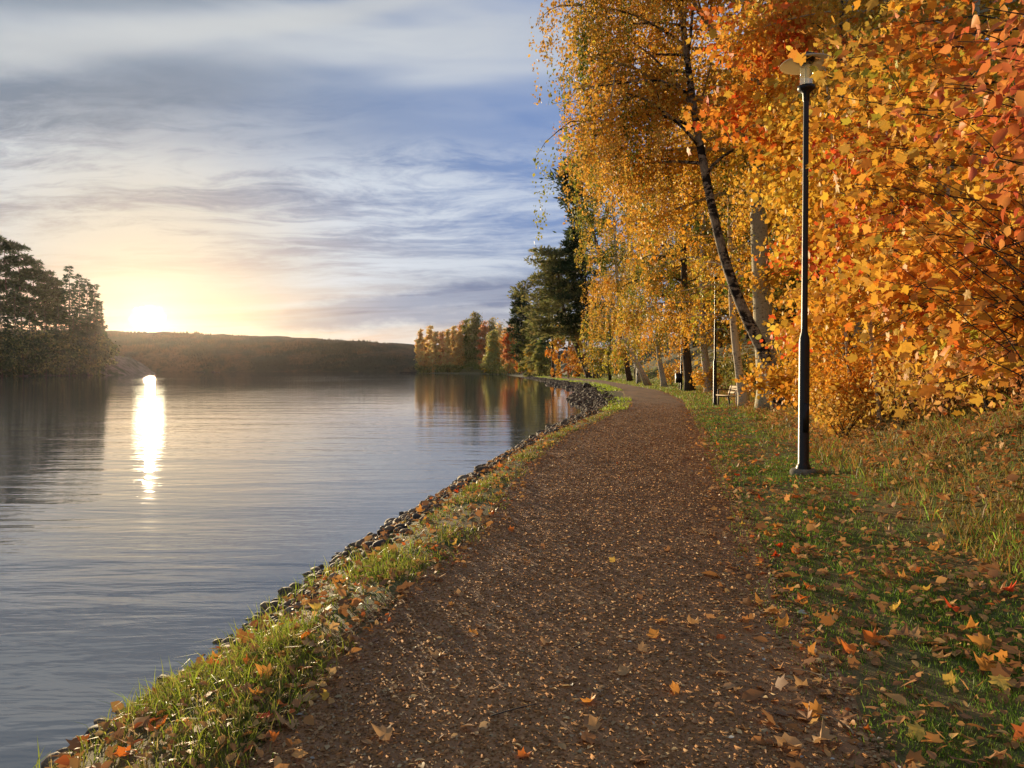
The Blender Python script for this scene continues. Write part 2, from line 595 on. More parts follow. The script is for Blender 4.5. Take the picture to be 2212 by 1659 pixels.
def path_cols(y):
    l, r = float(XL(y)), float(XR(y))
    l2 = l - 0.12 + 0.16 * float(vnoise(y * 0.9 / (1 + y * .01), 3.3, 2)) * (1 + 0.02 * y)
    r2 = r + 0.12 + 0.20 * float(vnoise(y * 0.8 / (1 + y * .01), 9.3, 4)) * (1 + 0.02 * y)
    return np.linspace(l2, r2, 41)


P2, Q = strip(rows, path_cols)
ex = np.minimum((np.arange(len(P2)) % 41), 40 - (np.arange(len(P2)) % 41)) / 20.0
w_ = np.clip(ex / 0.5, 0, 1)
w_ = w_ * w_ * (3 - 2 * w_)
Z = gz(P2[:, 0], P2[:, 1]) + 0.004 + w_ * (0.012 + 0.007 * vnoise(P2[:, 0] * 1.1, P2[:, 1] * 1.1, 12, 2))
Z = np.where(ex <= 0.001, Z - 0.05, Z)
add("path", np.column_stack([P2, Z]), Q, path_mat, smooth=True, kind='structure')


def pz(x, y):
    """path surface height (inside the path)"""
    l, r = XL(y), XR(y)
    w = np.clip(np.minimum(x - l + .1, r + .1 - x) / np.maximum((r - l + .2) / 4, .1), 0, 1)
    w = w * w * (3 - 2 * w)
    return gz(x, y) + 0.004 + w * (0.012 + 0.007 * vnoise(x * 1.1, y * 1.1, 12, 2))


# ------------------------------------------------------------------ lake
water_mat, n = mat("lake_water")
g = n.node('ShaderNodeNewGeometry')
pos = g.outputs['Position']
sp = n.node('ShaderNodeSeparateXYZ')
n.put(sp.inputs[0], pos)
px_, py_ = sp.outputs[0], sp.outputs[1]
# broad patches of wind on the water; quiet in the lee of the near shore
wind = n.noise(n.mapv(pos, (0.035, 0.016, 1)), 1.0, 3, 0.5)
wind = n.ramp(wind, 0.38, 0.62, 0.45, 1.0)
lee = n.m('MULTIPLY', n.ramp(px_, 1.0, -14.0, 0.25, 1.0), 1.0)
far_ = n.ramp(py_, 25, 80, 1.0, 0.0)
amt = n.m('MULTIPLY', wind, n.m('MAXIMUM', lee, far_))
w1 = n.noise(n.mapv(pos, (0.55, 2.3, 1), (0, 0, R(-9))), 1.0, 3, 0.55, 0.3)
w2 = n.noise(n.mapv(pos, (1.6, 6.0, 1), (0, 0, R(-14))), 1.0, 3, 0.55, 0.3)
w3 = n.noise(n.mapv(pos, (0.12, 0.5, 1), (0, 0, R(6))), 1.0, 2, 0.5)
hgt = n.m('ADD', n.m('ADD', n.m('MULTIPLY', w1, 0.030), n.m('MULTIPLY', w2, 0.008)), n.m('MULTIPLY', w3, 0.07))
hgt = n.m('MULTIPLY', hgt, amt)
bn = n.node('ShaderNodeBump')
bn.inputs['Strength'].default_value = 1.0
bn.inputs['Distance'].default_value = WATER_BUMP = 0.45
n.put(bn.inputs['Height'], hgt)
b = n.node('ShaderNodeBsdfPrincipled')
n.put(b.inputs['Base Color'], (0.15, 0.148, 0.135))
b.inputs['Roughness'].default_value = 0.022
b.inputs['IOR'].default_value = 2.4
n.put(b.inputs['Normal'], bn.outputs[0])
n.t.links.new(b.outputs[0], n.out.inputs[0])
V = [[-1550, -60, WATER_Z], [850, -60, WATER_Z], [850, 900, WATER_Z], [-1550, 900, WATER_Z]]
add("water", V, np.array([[0, 1, 2, 3]]), water_mat, kind='structure')

# ------------------------------------------------------------------ far wooded hill across the lake
hill_mat, n = mat("far_hill_forest")
g = n.node('ShaderNodeNewGeometry')
pos = g.outputs['Position']
n1 = n.noise(pos, 0.02, 5, 0.6)
n2 = n.noise(pos, 0.22, 5, 0.7)
c = n.mix(n.ramp(n1, 0.4, 0.6), (0.04, 0.045, 0.026), (0.11, 0.07, 0.035))
c = n.mix(n.ramp(n2, 0.45, 0.62, 0, 0.6), c, (0.03, 0.033, 0.02))
n.t.links.new(principled(n, c, 0.9, 0.1), n.out.inputs[0])
HX = np.linspace(-1500, 800, 381)
HT = np.linspace(0, 1, 15)


def hill_top(px):
    return np.interp(px, [-2400, 0, 230, 330, 420, 560, 650, 750, 890, 1000, 1200, 1700, 2800], [96, 92, 87, 86.5, 83, 77.5, 73, 67, 57, 50, 44, 36, 30])


HY0, HY1 = 700.0, 820.0
V = []
for t in HT:
    yv = HY0 + (HY1 - HY0) * t + 12 * vnoise(HX * .01, t * 3, 3)
    pxv = 1106 + HX / yv * FPX
    topz = hill_top(pxv) / FPX * HY1 - 1.6
    z = WATER_Z - 0.5 + (topz + 2.0) * (t ** 0.8) + (2.2 * vnoise(HX * 0.05, t * 9, 5, 4)) * min(1, t * 5)
    V.append(np.column_stack([HX, yv, z]))
back = V[-1].copy()
back[:, 1] += 160
back[:, 2] = WATER_Z
V.append(back)
V = np.vstack(V)
nx, ny = len(HX), len(HT) + 1
i = np.arange(ny - 1)[:, None] * nx
j = np.arange(nx - 1)[None, :]
Q = np.stack([i + j, i + j + 1, i + nx + j + 1, i + nx + j], -1).reshape(-1, 4)
add("hill", V, Q, hill_mat, smooth=False, kind='structure')
# tree tops that roughen the hill: a far-off wood read as one mass
N = 26000
hx = RNG.uniform(-700, 320, N)
ht = RNG.uniform(0.02, 1, N) ** 0.7
hy = HY0 + (HY1 - HY0) * ht
pxv = 1106 + hx / hy * FPX
hz = WATER_Z - 0.5 + (hill_top(pxv) / FPX * HY1 - 0.6) * ht ** 0.8 - 1.0
hh = RNG.uniform(2.0, 5.4, N) * (0.75 + 0.5 * vnoise(hx * .02, ht * 7, 6))
hr = hh * RNG.uniform(0.28, 0.5, N)
ang = RNG.uniform(0, 6.28, N)
V = np.zeros((N, 5, 3))
for k in range(4):
    V[:, k] = np.column_stack([hx + hr * np.cos(ang + k * 1.571), hy + hr * np.sin(ang + k * 1.571), hz])
V[:, 4] = np.column_stack([hx, hy, hz + hh])
F = np.array([[0, 1, 4], [1, 2, 4], [2, 3, 4], [3, 0, 4]])
T = (np.arange(N)[:, None, None] * 5 + F[None]).reshape(-1, 3)
add("far_wood", V.reshape(-1, 3), T, hill_mat, kind='stuff', label='far wood covering the dark hill across the lake', category='wood')

# ------------------------------------------------------------------ left headland
head_mat, n = mat("headland_rock_and_heath")
g = n.node('ShaderNodeNewGeometry')
pos = g.outputs['Position']
n1 = n.noise(pos, 0.3, 6, 0.65)
c = n.mix(n.ramp(n1, 0.4, 0.6), (0.05, 0.055, 0.03), (0.12, 0.10, 0.08))
n.t.links.new(principled(n, c, 0.9, 0.1, bump(n, n1, 0.8, 0.6)), n.out.inputs[0])


def head_z(x, y):
    """headland height: tip near (-136, 263), rising to the left"""
    tip = -135.5 - np.abs(y - 263) * 0.35
    d = tip - x                                      # metres inland from the tip
    front = np.interp(d, [0, 5, 20, 60, 120, 220], [263, 258, 250, 232, 206, 160])
    f = np.clip((y - front) / 14.0, -1, 1)
    ridge = np.interp(d, [-3, 0, 7, 12, 30, 60, 120, 220], [-1.0, 0, 5.5, 7.5, 10, 12, 13, 14])
    z = WATER_Z - 0.6 + (ridge + 0.6) * np.clip(0.08 + 0.92 * f, 0, 1) ** 0.7
    z = np.where((f < -0.2) | (d < -0.5), WATER_Z - 0.8, z)
    return z + np.clip(d, 0, 3) * 0.25 * vnoise(x * .3, y * .3, 9)


gx = np.linspace(-420, -125, 150)
gy = np.linspace(140, 340, 90)
X, Y = np.meshgrid(gx, gy)
Z = head_z(X, Y)
nx, ny = len(gx), len(gy)
i = np.arange(ny - 1)[:, None] * nx
j = np.arange(nx - 1)[None, :]
Q = np.stack([i + j, i + j + 1, i + nx + j + 1, i + nx + j], -1).reshape(-1, 4)
add("headland", np.column_stack([X.ravel(), Y.ravel(), Z.ravel()]), Q, head_mat, smooth=True, kind='structure')

# ------------------------------------------------------------------ haze volume added for the sun's glow and veil over the headland
haze_mat, n = mat("flare_veil_haze")
pv_ = n.node('ShaderNodeVolumePrincipled')
n.put(pv_.inputs['Color'], (1.0, 0.86, 0.80))
pv_.inputs['Density'].default_value = HAZE_D = 0.000018
pv_.inputs['Anisotropy'].default_value = 0.82
n.t.links.new(pv_.outputs[0], n.out.inputs['Volume'])
gb = Geo().box(-1600, -80, -4.0, 900, 1100, 54)
gb.build("haze", haze_mat, kind='stuff')

# ------------------------------------------------------------------ leaf and bark materials
def leaf_material(name, trans=0.5, rough=0.5):
    m, n = mat(name)
    a = n.node('ShaderNodeAttribute')
    a.attribute_name = 'tint'
    col = a.outputs['Color']
    p = principled(n, col, rough, 0.08)
    t = n.node('ShaderNodeBsdfTranslucent')
    n.put(t.inputs['Color'], col)
    mx = n.node('ShaderNodeMixShader')
    mx.inputs[0].default_value = trans
    n.t.links.new(p, mx.inputs[1])
    n.t.links.new(t.outputs[0], mx.inputs[2])
    n.t.links.new(mx.outputs[0], n.out.inputs[0])
    return m


LEAF = leaf_material("autumn_leaf", 0.36)
NEEDLE = leaf_material("conifer_needle", 0.4, 0.6)
BLADE = leaf_material("grass_blade", 0.45, 0.45)
DEADLEAF = leaf_material("dead_leaf", 0.3, 0.55)


def bark(name, light, dark, mark, marks=0.5, hscale=(9, 9, 26), spots=True):
    m, n = mat(name)
    g = n.node('ShaderNodeNewGeometry')
    pos = g.outputs['Position']
    big = n.noise(pos, 1.6, 4, 0.6)
    band = n.noise(n.mapv(pos, hscale), 1.0, 4, 0.6)
    fine = n.noise(n.mapv(pos, (30, 30, 9)), 1.0, 5, 0.65)
    c = n.mix(n.ramp(fine, 0.35, 0.65, 0, 0.6), light, dark)
    c = n.mix(n.m('MULTIPLY', n.ramp(band, 0.60 - 0.1 * marks, 0.68 - 0.1 * marks), n.ramp(big, 0.38, 0.52)), c, mark)
    n.t.links.new(principled(n, c, 0.85, 0.15, bump(n, fine, 0.7, 0.03)), n.out.inputs[0])
    return m


BIRCH = bark("birch_bark", (0.62, 0.52, 0.38), (0.40, 0.32, 0.22), (0.03, 0.025, 0.02), 0.6)
BIRCH_DARK = bark("old_birch_bark", (0.42, 0.34, 0.24), (0.06, 0.05, 0.04), (0.025, 0.02, 0.016), 1.6, (5, 5, 9))
ASPEN = bark("aspen_bark", (0.50, 0.43, 0.28), (0.30, 0.26, 0.17), (0.06, 0.05, 0.035), 0.25)
BARK = bark("dark_bark", (0.10, 0.075, 0.05), (0.045, 0.034, 0.025), (0.02, 0.016, 0.012), 0.6, (14, 14, 5))
PINEBARK = bark("pine_bark", (0.15, 0.085, 0.05), (0.06, 0.045, 0.035), (0.025, 0.02, 0.016), 0.7, (12, 12, 5))

# leaf outlines: local x across, y from stalk to tip, z the fold
MAPLE_V = [(0, .38, .05), (0, 0, 0)]
for ang_, r_ in [(-62, .46), (-30, .66), (-8, .50), (8, .66), (24, .92), (38, .72), (50, .58), (64, .72), (76, .80), (90, 1.08), (104, .80), (116, .72), (130, .58), (142, .72), (156, .92), (172, .66), (188, .50), (210, .66), (242, .46)]:
    MAPLE_V.append((r_ * .62 * math.cos(R(ang_)), .36 + r_ * .62 * math.sin(R(ang_)), -.05 * abs(math.cos(R(ang_))) + .09 * r_))
MAPLE_V = np.array(MAPLE_V)
_k = np.arange(2, len(MAPLE_V))
MAPLE_F = np.array([[0, a, b] for a, b in zip(_k[:-1], _k[1:])] + [[0, len(MAPLE_V) - 1, 1], [0, 1, 2]])
# simpler five-pointed leaf for trees farther off
MAPLE2_V = np.array([(0, .35, .04), (0, 0, 0), (.42, .12, 0), (.30, .33, .03), (.55, .62, .05), (.26, .64, .05), (0, 1, .02), (-.26, .64, .05), (-.55, .62, .05), (-.30, .33, .03), (-.42, .12, 0)])
MAPLE2_F = np.array([[0, i, i + 1] for i in range(1, 10)] + [[0, 10, 1]])
OVAL_V = np.array([(0, 0, 0), (0, 1, -.10), (.24, .28, .09), (.27, .58, .07), (-.24, .28, .09), (-.27, .58, .07), (0, .45, 0)])
OVAL_F = np.array([[0, 2, 6], [2, 3, 6], [3, 1, 6], [1, 5, 6], [5, 4, 6], [4, 0, 6]])
ROUND_V = np.array([(0, 0, 0), (.40, .28, .05), (.36, .72, .06), (0, 1, -.04), (-.36, .72, .06), (-.40, .28, .05)])
ROUND_F = np.array([[0, 1, 2], [0, 2, 3], [0, 3, 4], [0, 4, 5]])
DIA_V = np.array([(0, 0, 0), (.34, .45, .06), (0, 1, 0), (-.34, .45, .06)])
DIA_F = np.array([[0, 1, 2], [0, 2, 3]])
NEED_V = np.array([(0, 0, 0), (.16, .5, .02), (0, 1, -.05), (-.16, .5, .02)])
SHAPES = {'maple': (MAPLE_V, MAPLE_F), 'maple2': (MAPLE2_V, MAPLE2_F), 'oval': (OVAL_V, OVAL_F), 'round': (ROUND_V, ROUND_F), 'dia': (DIA_V, DIA_F), 'needle': (NEED_V, DIA_F)}


def leaf_frames(tip, n_bias, rng):
    """rotation matrices with columns (x, tip, normal)"""
    t = norm(tip)
    nb = n_bias + 0.0
    nn = nb - t * np.sum(nb * t, -1, keepdims=True)
    nn = norm(nn + 1e-6)
    x = np.cross(t, nn)
    return np.stack([x, t, nn], -1)


def leaf_mesh(shape, P, M, S, C):
    V0, F0 = SHAPES[shape]
    V = np.einsum('nij,kj->nki', M, V0) * S[:, None, None] + P[:, None, :]
    k = len(V0)
    F = (np.arange(len(P))[:, None, None] * k + F0[None]).reshape(-1, F0.shape[1])
    return V.reshape(-1, 3), F, np.repeat(C, k, 0)


def pick(pal, n, rng, jitter=0.18):
    pal = np.asarray(pal, float)
    c = pal[rng.integers(0, len(pal), n)]
    return c * np.exp(rng.normal(0, jitter, (n, 1))) * np.exp(rng.normal(0, 0.06, (n, 3)))


ORANGE = [(.84, .36, .045), (.86, .42, .06), (.82, .30, .035), (.86, .48, .08), (.78, .26, .035)]
GOLD = [(.86, .53, .07), (.84, .47, .055), (.88, .58, .09), (.78, .42, .05), (.72, .46, .07)]
AMBER = [(.80, .40, .05), (.74, .34, .04), (.84, .50, .07), (.66, .31, .04), (.72, .42, .06)]
RED = [(.78, .13, .03), (.74, .17, .035), (.82, .20, .04), (.66, .09, .03)]
CHERRY = [(.74, .20, .07), (.70, .15, .06), (.78, .28, .07), (.62, .12, .05), (.80, .40, .10)]
LIME = [(.50, .44, .05), (.42, .40, .05), (.58, .46, .06)]
GREENS = [(.16, .19, .03), (.12, .15, .025), (.22, .23, .04)]
OLIVE = [(.24, .21, .05), (.30, .25, .06), (.20, .19, .05)]
RUST = [(.78, .40, .15), (.70, .34, .13), (.84, .46, .17), (.66, .37, .14)]
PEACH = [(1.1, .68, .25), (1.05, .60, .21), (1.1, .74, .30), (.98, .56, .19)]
PINE_C = [(.055, .075, .028), (.07, .09, .032), (.045, .06, .025)]
PINE_SUNLIT = [(.22, .205, .07), (.17, .175, .06), (.26, .225, .075)]  # needle greens brightened so the colour itself looks sunlit
BRONZE = [(.78, .46, .08), (.70, .40, .08), (.62, .38, .08), (.82, .50, .10), (.54, .36, .08)]
SPRUCE_C = [(.04, .06, .026), (.055, .075, .03), (.035, .05, .024)]


def limb(p0, d0, L, n, droop, wig, rng):
    d = norm(np.asarray(d0, float))
    p = np.asarray(p0, float).copy()
    pts = [p.copy()]
    st = L / n
    for i in range(n):
        p = p + d * st
        d = d + rng.normal(0, wig, 3)
        d[2] -= droop / n
        d = norm(d)
        pts.append(p.copy())
    return np.array(pts)


def curve_to(p0, p1, sag, n, rng, wig=0.06):
    """a limb that ends at p1"""
    p0, p1 = np.asarray(p0, float), np.asarray(p1, float)
    t = np.linspace(0, 1, n + 1)[:, None]
    P = p0 + (p1 - p0) * t
    L = np.linalg.norm(p1 - p0)
    P[:, 2] += sag * L * np.sin(np.pi * t[:, 0])
    w = np.cumsum(rng.normal(0, wig * L / n, P.shape), 0)
    w -= t * w[-1]
    return P + w


def seg_sample(pts, n, rng, lo=0.0, hi=1.0):
    u = rng.uniform(lo, hi, n) * (len(pts) - 1)
    i = np.minimum(u.astype(int), len(pts) - 2)
    f = (u - i)[:, None]
    p = pts[i] * (1 - f) + pts[i + 1] * f
    return p, norm(pts[i + 1] - pts[i])


class Tree:
    def __init__(self, name, label, cat, base, group=None, seed=1):
        self.root = thing(name, label, cat, base, group)
        self.base = np.asarray(base, float)
        self.rng = np.random.default_rng(seed)
        self.P, self.M, self.S, self.C = [], [], [], []

    def rel(self, p):
        return np.asarray(p, float) - self.base

    def trunk(self, pts, radii, m, sides=12, flare=0.0, name='trunk'):
        pts = np.asarray(pts, float)
        # resample smoothly
        k = len(pts)
        t = np.linspace(0, k - 1, max(10, k * 3))
        P = np.column_stack([np.interp(t, range(k), pts[:, a]) for a in range(3)])
        for _ in range(2):
            P[1:-1] = 0.25 * P[:-2] + 0.5 * P[1:-1] + 0.25 * P[2:]
        r = np.interp(t, range(k), radii)
        if flare:
            h = P[:, 2] - P[0, 2]
            r = r * (1 + flare * np.exp(-h / 0.35))
        P[0, 2] -= 0.3
        V, Q, T = tube(self.rel(P), r, sides, True, 0.02, self.rng)
        Geo().push(V, Q, T).build(name, m, self.root, True)
        self.tp, self.tr = P, r
        return P

    def leaves(self, pos, size, pal, tip_out=None, hang=0.6, up=0.4, sj=0.25, jit=0.18, chaos=0.8):
        n = len(pos)
        if n == 0:
            return
        rng = self.rng
        tip = rng.normal(0, chaos, (n, 3))
        tip[:, 2] -= hang
        if tip_out is not None:
            tip = tip + tip_out
        nb = rng.normal(0, 1, (n, 3))
        nb[:, 2] += up
        self.P.append(pos)
        self.M.append(leaf_frames(tip, nb, rng))
        self.S.append(size * np.exp(rng.normal(0, sj, n)))
        self.C.append(pick(pal, n, rng, jit) if not callable(pal) else pal(pos, rng))

    def crown(self, shape, m=None, single=0, name='crown', toward=None):
        P, M, S, C = (np.concatenate(a) for a in (self.P, self.M, self.S, self.C))
        C = np.clip(C * (0.92 if (m is None or m == LEAF) else 1.0), 0.004, 0.9)
        m = m or LEAF
        P = P - self.base
        if single:
            # the leaves that show largest become parts of their own
            d = np.linalg.norm(P + self.base - np.array([0, 0, CAM_H]), axis=1)
            q = P + self.base
            inview = (q[:, 1] > 0.5) & (np.abs(q[:, 0] / q[:, 1]) < 0.70) & (np.abs((q[:, 2] - CAM_H) / q[:, 1] + 0.019) < 0.53)
            score = S / d * np.where(inview, 1, 0.001)
            idx = np.argsort(-score)[:single]
            V0, F0 = SHAPES[shape]
            key = np.argmax(C[idx], 1) * 0
            # a few shared leaf meshes, one for each tint
            nt = 14
            order = np.argsort(C[idx][:, 1])
            for b, chunk in enumerate(np.array_split(idx[order], nt)):
                if not len(chunk):
                    continue
                me = mesh_data("leaf", V0, F0, [m], np.tile(C[chunk].mean(0), (len(V0), 1)), True)
                from mathutils import Matrix
                for i in chunk:
                    o = bpy.data.objects.new("leaf", me)
                    link(o, self.root)
                    mw = np.eye(4)
                    mw[:3, :3] = M[i] * S[i]
                    mw[:3, 3] = P[i]
                    o.matrix_local = Matrix(mw.tolist())
            keep = np.ones(len(P), bool)
            keep[idx] = False
            P, M, S, C = P[keep], M[keep], S[keep], C[keep]
        V, F, CC = leaf_mesh(shape, P, M, S, C)
        o = add(name, V, F, m, self.root, CC, True)
        if single:
            o['kind'] = 'stuff'
        return o


def broadleaf(name, label, group, base, tpts, tr, barkm, seed, shape, size, pal, nleaf, h0=0.3, limbs=16, length=3.0, rise=0.5, droop=0.5,
              spread=0.35, twigs=4, bias=(0, 0, 0), hang=0.6, weep=0.0, cat='tree', limb_parts=True, accent=None, top=0.45, dist=None, single=0, flare=0.5, up=0.4, shapef=None, strand=26):
    """broad-leaved tree: trunk, limbs with twigs, leaves in sprays round the twigs"""
    T = Tree(name, label, cat, base, group, seed)
    rng = T.rng
    tp = T.trunk(tpts, tr, barkm, 12 if tr[0] > 0.1 else 8, flare)
    k = len(tp)
    sprays = []
    wood = Geo()
    per = []
    for i in range(limbs):
        f = h0 + (1 - h0) * ((i + rng.uniform(0.1, 0.9)) / limbs)
        u = f * (k - 1)
        a = int(min(u, k - 2))
        p0 = tp[a] + (tp[a + 1] - tp[a]) * (u - a)
        az_ = i * 2.39996 + rng.uniform(-.5, .5)
        d = np.array([math.cos(az_), math.sin(az_), rise * rng.uniform(0.4, 1.5)]) + np.asarray(bias) * rng.uniform(0.3, 1.2)
        g = (f - h0) / (1 - h0)
        prof = shapef(g) if shapef else (1 - g) ** 0.6 * (1 - top) + top * (1 - abs(2 * g - 0.9) ** 2.0 * 0.6)
        L = max(0.25 * length, length * prof * rng.uniform(0.7, 1.15))
        lp = limb(p0, d, L, 7, droop, 0.10, rng)
        r0 = min(np.interp(u, range(k), T.tr) * 0.5, 0.02 + L * 0.014)
        g1 = Geo() if limb_parts else wood
        g1.tube(T.rel(lp), np.linspace(r0, r0 * 0.25, len(lp)), 5)
        sprays.append((lp, 0.45, L * 0.55))
        for q in range(twigs):
            fr = rng.uniform(0.3, 0.95)
            p, td = seg_sample(lp, 1, rng, fr, fr)
            side = norm(np.cross(td[0], [0, 0, 1]) + 1e-6) * rng.choice([-1, 1])
            d2 = td[0] * 0.7 + side * rng.uniform(.4, 1.1) + rng.normal(0, .25, 3)
            L2 = L * rng.uniform(.22, .5)
            tw = limb(p[0], d2, L2, 4, droop * 1.1, 0.14, rng)
            g1.tube(T.rel(tw), np.linspace(r0 * .4, r0 * .12, len(tw)), 4, False)
            sprays.append((tw, 0.1, L2))
        if limb_parts:
            g1.build('branch', barkm, T.root, True)
    if not limb_parts and wood.V:
        wood.build('limbs', barkm, T.root, True, kind='stuff')
    wts = np.array([s[2] for s in sprays])
    wts = wts / wts.sum()
    cnt = rng.multinomial(nleaf, wts)
    for (pts, lo, L), c in zip(sprays, cnt):
        if c == 0:
            continue
        mypal = pal
        if accent is not None and rng.uniform() < accent[1]:
            mypal = accent[0]
        base_c = pick(mypal, 1, rng, 0.10)[0]
        local = [0.5 * base_c + 0.5 * np.asarray(q) for q in mypal]
        if weep > 0:
            ns = max(1, int(c / strand))
            s0, _ = seg_sample(pts, ns, rng, lo, 1.0)
            s0 = s0 + rng.normal(0, spread * 0.6, s0.shape)
            sl = weep * rng.uniform(0.35, 1.25, ns)
            which = rng.integers(0, ns, c)
            t = rng.uniform(0, 1, c) ** 0.85
            pos = s0[which] + np.column_stack([rng.normal(0, .075, c) + 0.10 * np.sin(t * 4 + which), rng.normal(0, .075, c), -sl[which] * t])
            T.leaves(pos, size, local, None, hang + 0.3, 0.0)
        else:
            p, td = seg_sample(pts, c, rng, lo, 1.0)
            off = rng.normal(0, 1, (c, 3)) * np.array([spread, spread, spread * 0.6])
            pos = p + off
            pos[:, 2] -= np.abs(off[:, 0] + off[:, 1]) * 0.15
            T.leaves(pos, size, local, td * 0.5, hang, up)
    T.crown(shape, None, single)
    return T


def spruce(name, label, group, base, height, width, seed, pal=SPRUCE_C, nwh=26, size=0.5, lean=(0, 0), bare=0.08, cat='tree', barkm=None, dense=1.0):
    T = Tree(name, label, cat, base, group, seed)
    rng = T.rng
    b = np.asarray(base, float)
    tp = np.array([b + np.array([lean[0] * t * height, lean[1] * t * height, height * t]) for t in np.linspace(0, 1, 8)])
    T.trunk(tp, np.linspace(0.012 * height + .05, 0.02, 8), barkm or BARK, 8, 0.4)
    wood = Geo()
    for w in range(nwh):
        f = bare + (1 - bare) * (w / nwh) ** 0.9
        f = min(f, 0.985)
        c = b + np.array([lean[0] * f * height, lean[1] * f * height, height * f])
        L0 = width * (1 - f) ** 0.8 * (0.75 + 0.35 * math.sin(w * 2.1)) + 0.15
        nb = rng.integers(5, 9)
        for a in range(nb):
            az_ = rng.uniform(0, 6.28)
            L = L0 * rng.uniform(0.65, 1.15)
            d = np.array([math.cos(az_), math.sin(az_), 0.25 - 0.55 * (1 - f)])
            lp = limb(c + rng.normal(0, 0.15, 3) * np.array([0, 0, 1.5]), d, L, 4, -0.25, 0.05, rng)
            wood.tube(T.rel(lp), np.linspace(.03, .01, 5), 3, False)
            n = int(dense * (4 + L * 6))
            p, td = seg_sample(lp, n, rng, 0.1, 1.0)
            side = np.column_stack([-td[:, 1], td[:, 0], np.zeros(n)]) * rng.uniform(-1, 1, (n, 1))
            pos = p + side * L * 0.16
            pos[:, 2] -= np.abs(rng.normal(0, 0.12, n)) * (0.4 + L * .25)
            T.leaves(pos, size, pal, td * 0.9 + side * 0.9, 0.45, 0.8, 0.3, 0.2, 0.25)
    wood.build('boughs', barkm or BARK, T.root, kind='stuff')
    T.crown('needle', NEEDLE)
    return T


def pine(name, label, group, tpts, tr, seed, pal=PINE_C, size=0.35, ntuft=60, h0=0.45, length=3.5, perT=60, tspread=(1.0, 1.0, 0.4), bias=(0, 0, 0), rise=0.35, cat='tree', dens=1.0):
    T = Tree(name, label, cat, tpts[0], group, seed)
    rng = T.rng
    tp = T.trunk(tpts, tr, PINEBARK, 10, 0.3)
    k = len(tp)
    wood = Geo()
    for i in range(ntuft):
        f = h0 + (1 - h0) * (i + rng.uniform(0, 1)) / ntuft
        u = min(f, 0.99) * (k - 1)
        a = int(min(u, k - 2))
        p0 = tp[a] + (tp[a + 1] - tp[a]) * (u - a)
        g = (f - h0) / (1 - h0)
        az_ = i * 2.39996 + rng.uniform(-.6, .6)
        L = length * (0.35 + 0.65 * math.sin(math.pi * min(1, 0.28 + 0.72 * g) ** 1.3)) * rng.uniform(.6, 1.15)
        d = np.array([math.cos(az_), math.sin(az_), rise * (0.2 + g)]) + np.asarray(bias) * rng.uniform(.3, 1)
        lp = limb(p0, d, L, 6, 0.3, 0.16, rng)
        wood.tube(T.rel(lp), np.linspace(.05, .015, 7), 4, False)
        for c in (lp[-1], lp[-2], lp[-4]):
            n = int(perT * rng.uniform(.6, 1.2) * dens)
            off = rng.normal(0, 0.42, (n, 3)) * np.asarray(tspread)
            out = norm(off + np.array([0, 0, 0.25]))
            T.leaves(c + off, size, pal, out * 1.4, 0.0, 0.5, 0.25, 0.22, 0.5)
    wood.build('boughs', PINEBARK, T.root, kind='stuff')
    T.crown('needle', NEEDLE)
    return T


def line(spec, y, r=None):
    """trunk points from (px, py) picture measurements at one distance"""
    return np.array([at(a, b, y) for a, b in spec])


def gbase(px, y, dz=0.0):
    x = at(px, 800, y)[0]
    return np.array([x, y, gz1(x, y) + dz])

# ================================================================== trees
def tr(px0, y, *rest, dz=0.0):
    b = gbase(px0, y, dz)
    return np.array([b] + [at(a, c, y) for a, c in rest])


def straight(px, y, h, lean=(0.0, 0.0), wob=0.0, k=5, seed=1):
    b = gbase(px, y)
    rg = np.random.default_rng(seed)
    return np.array([b + np.array([lean[0] * t * h + rg.normal(0, wob) * (t > 0), lean[1] * t * h + rg.normal(0, wob) * (t > 0), h * t]) for t in np.linspace(0, 1, k)])


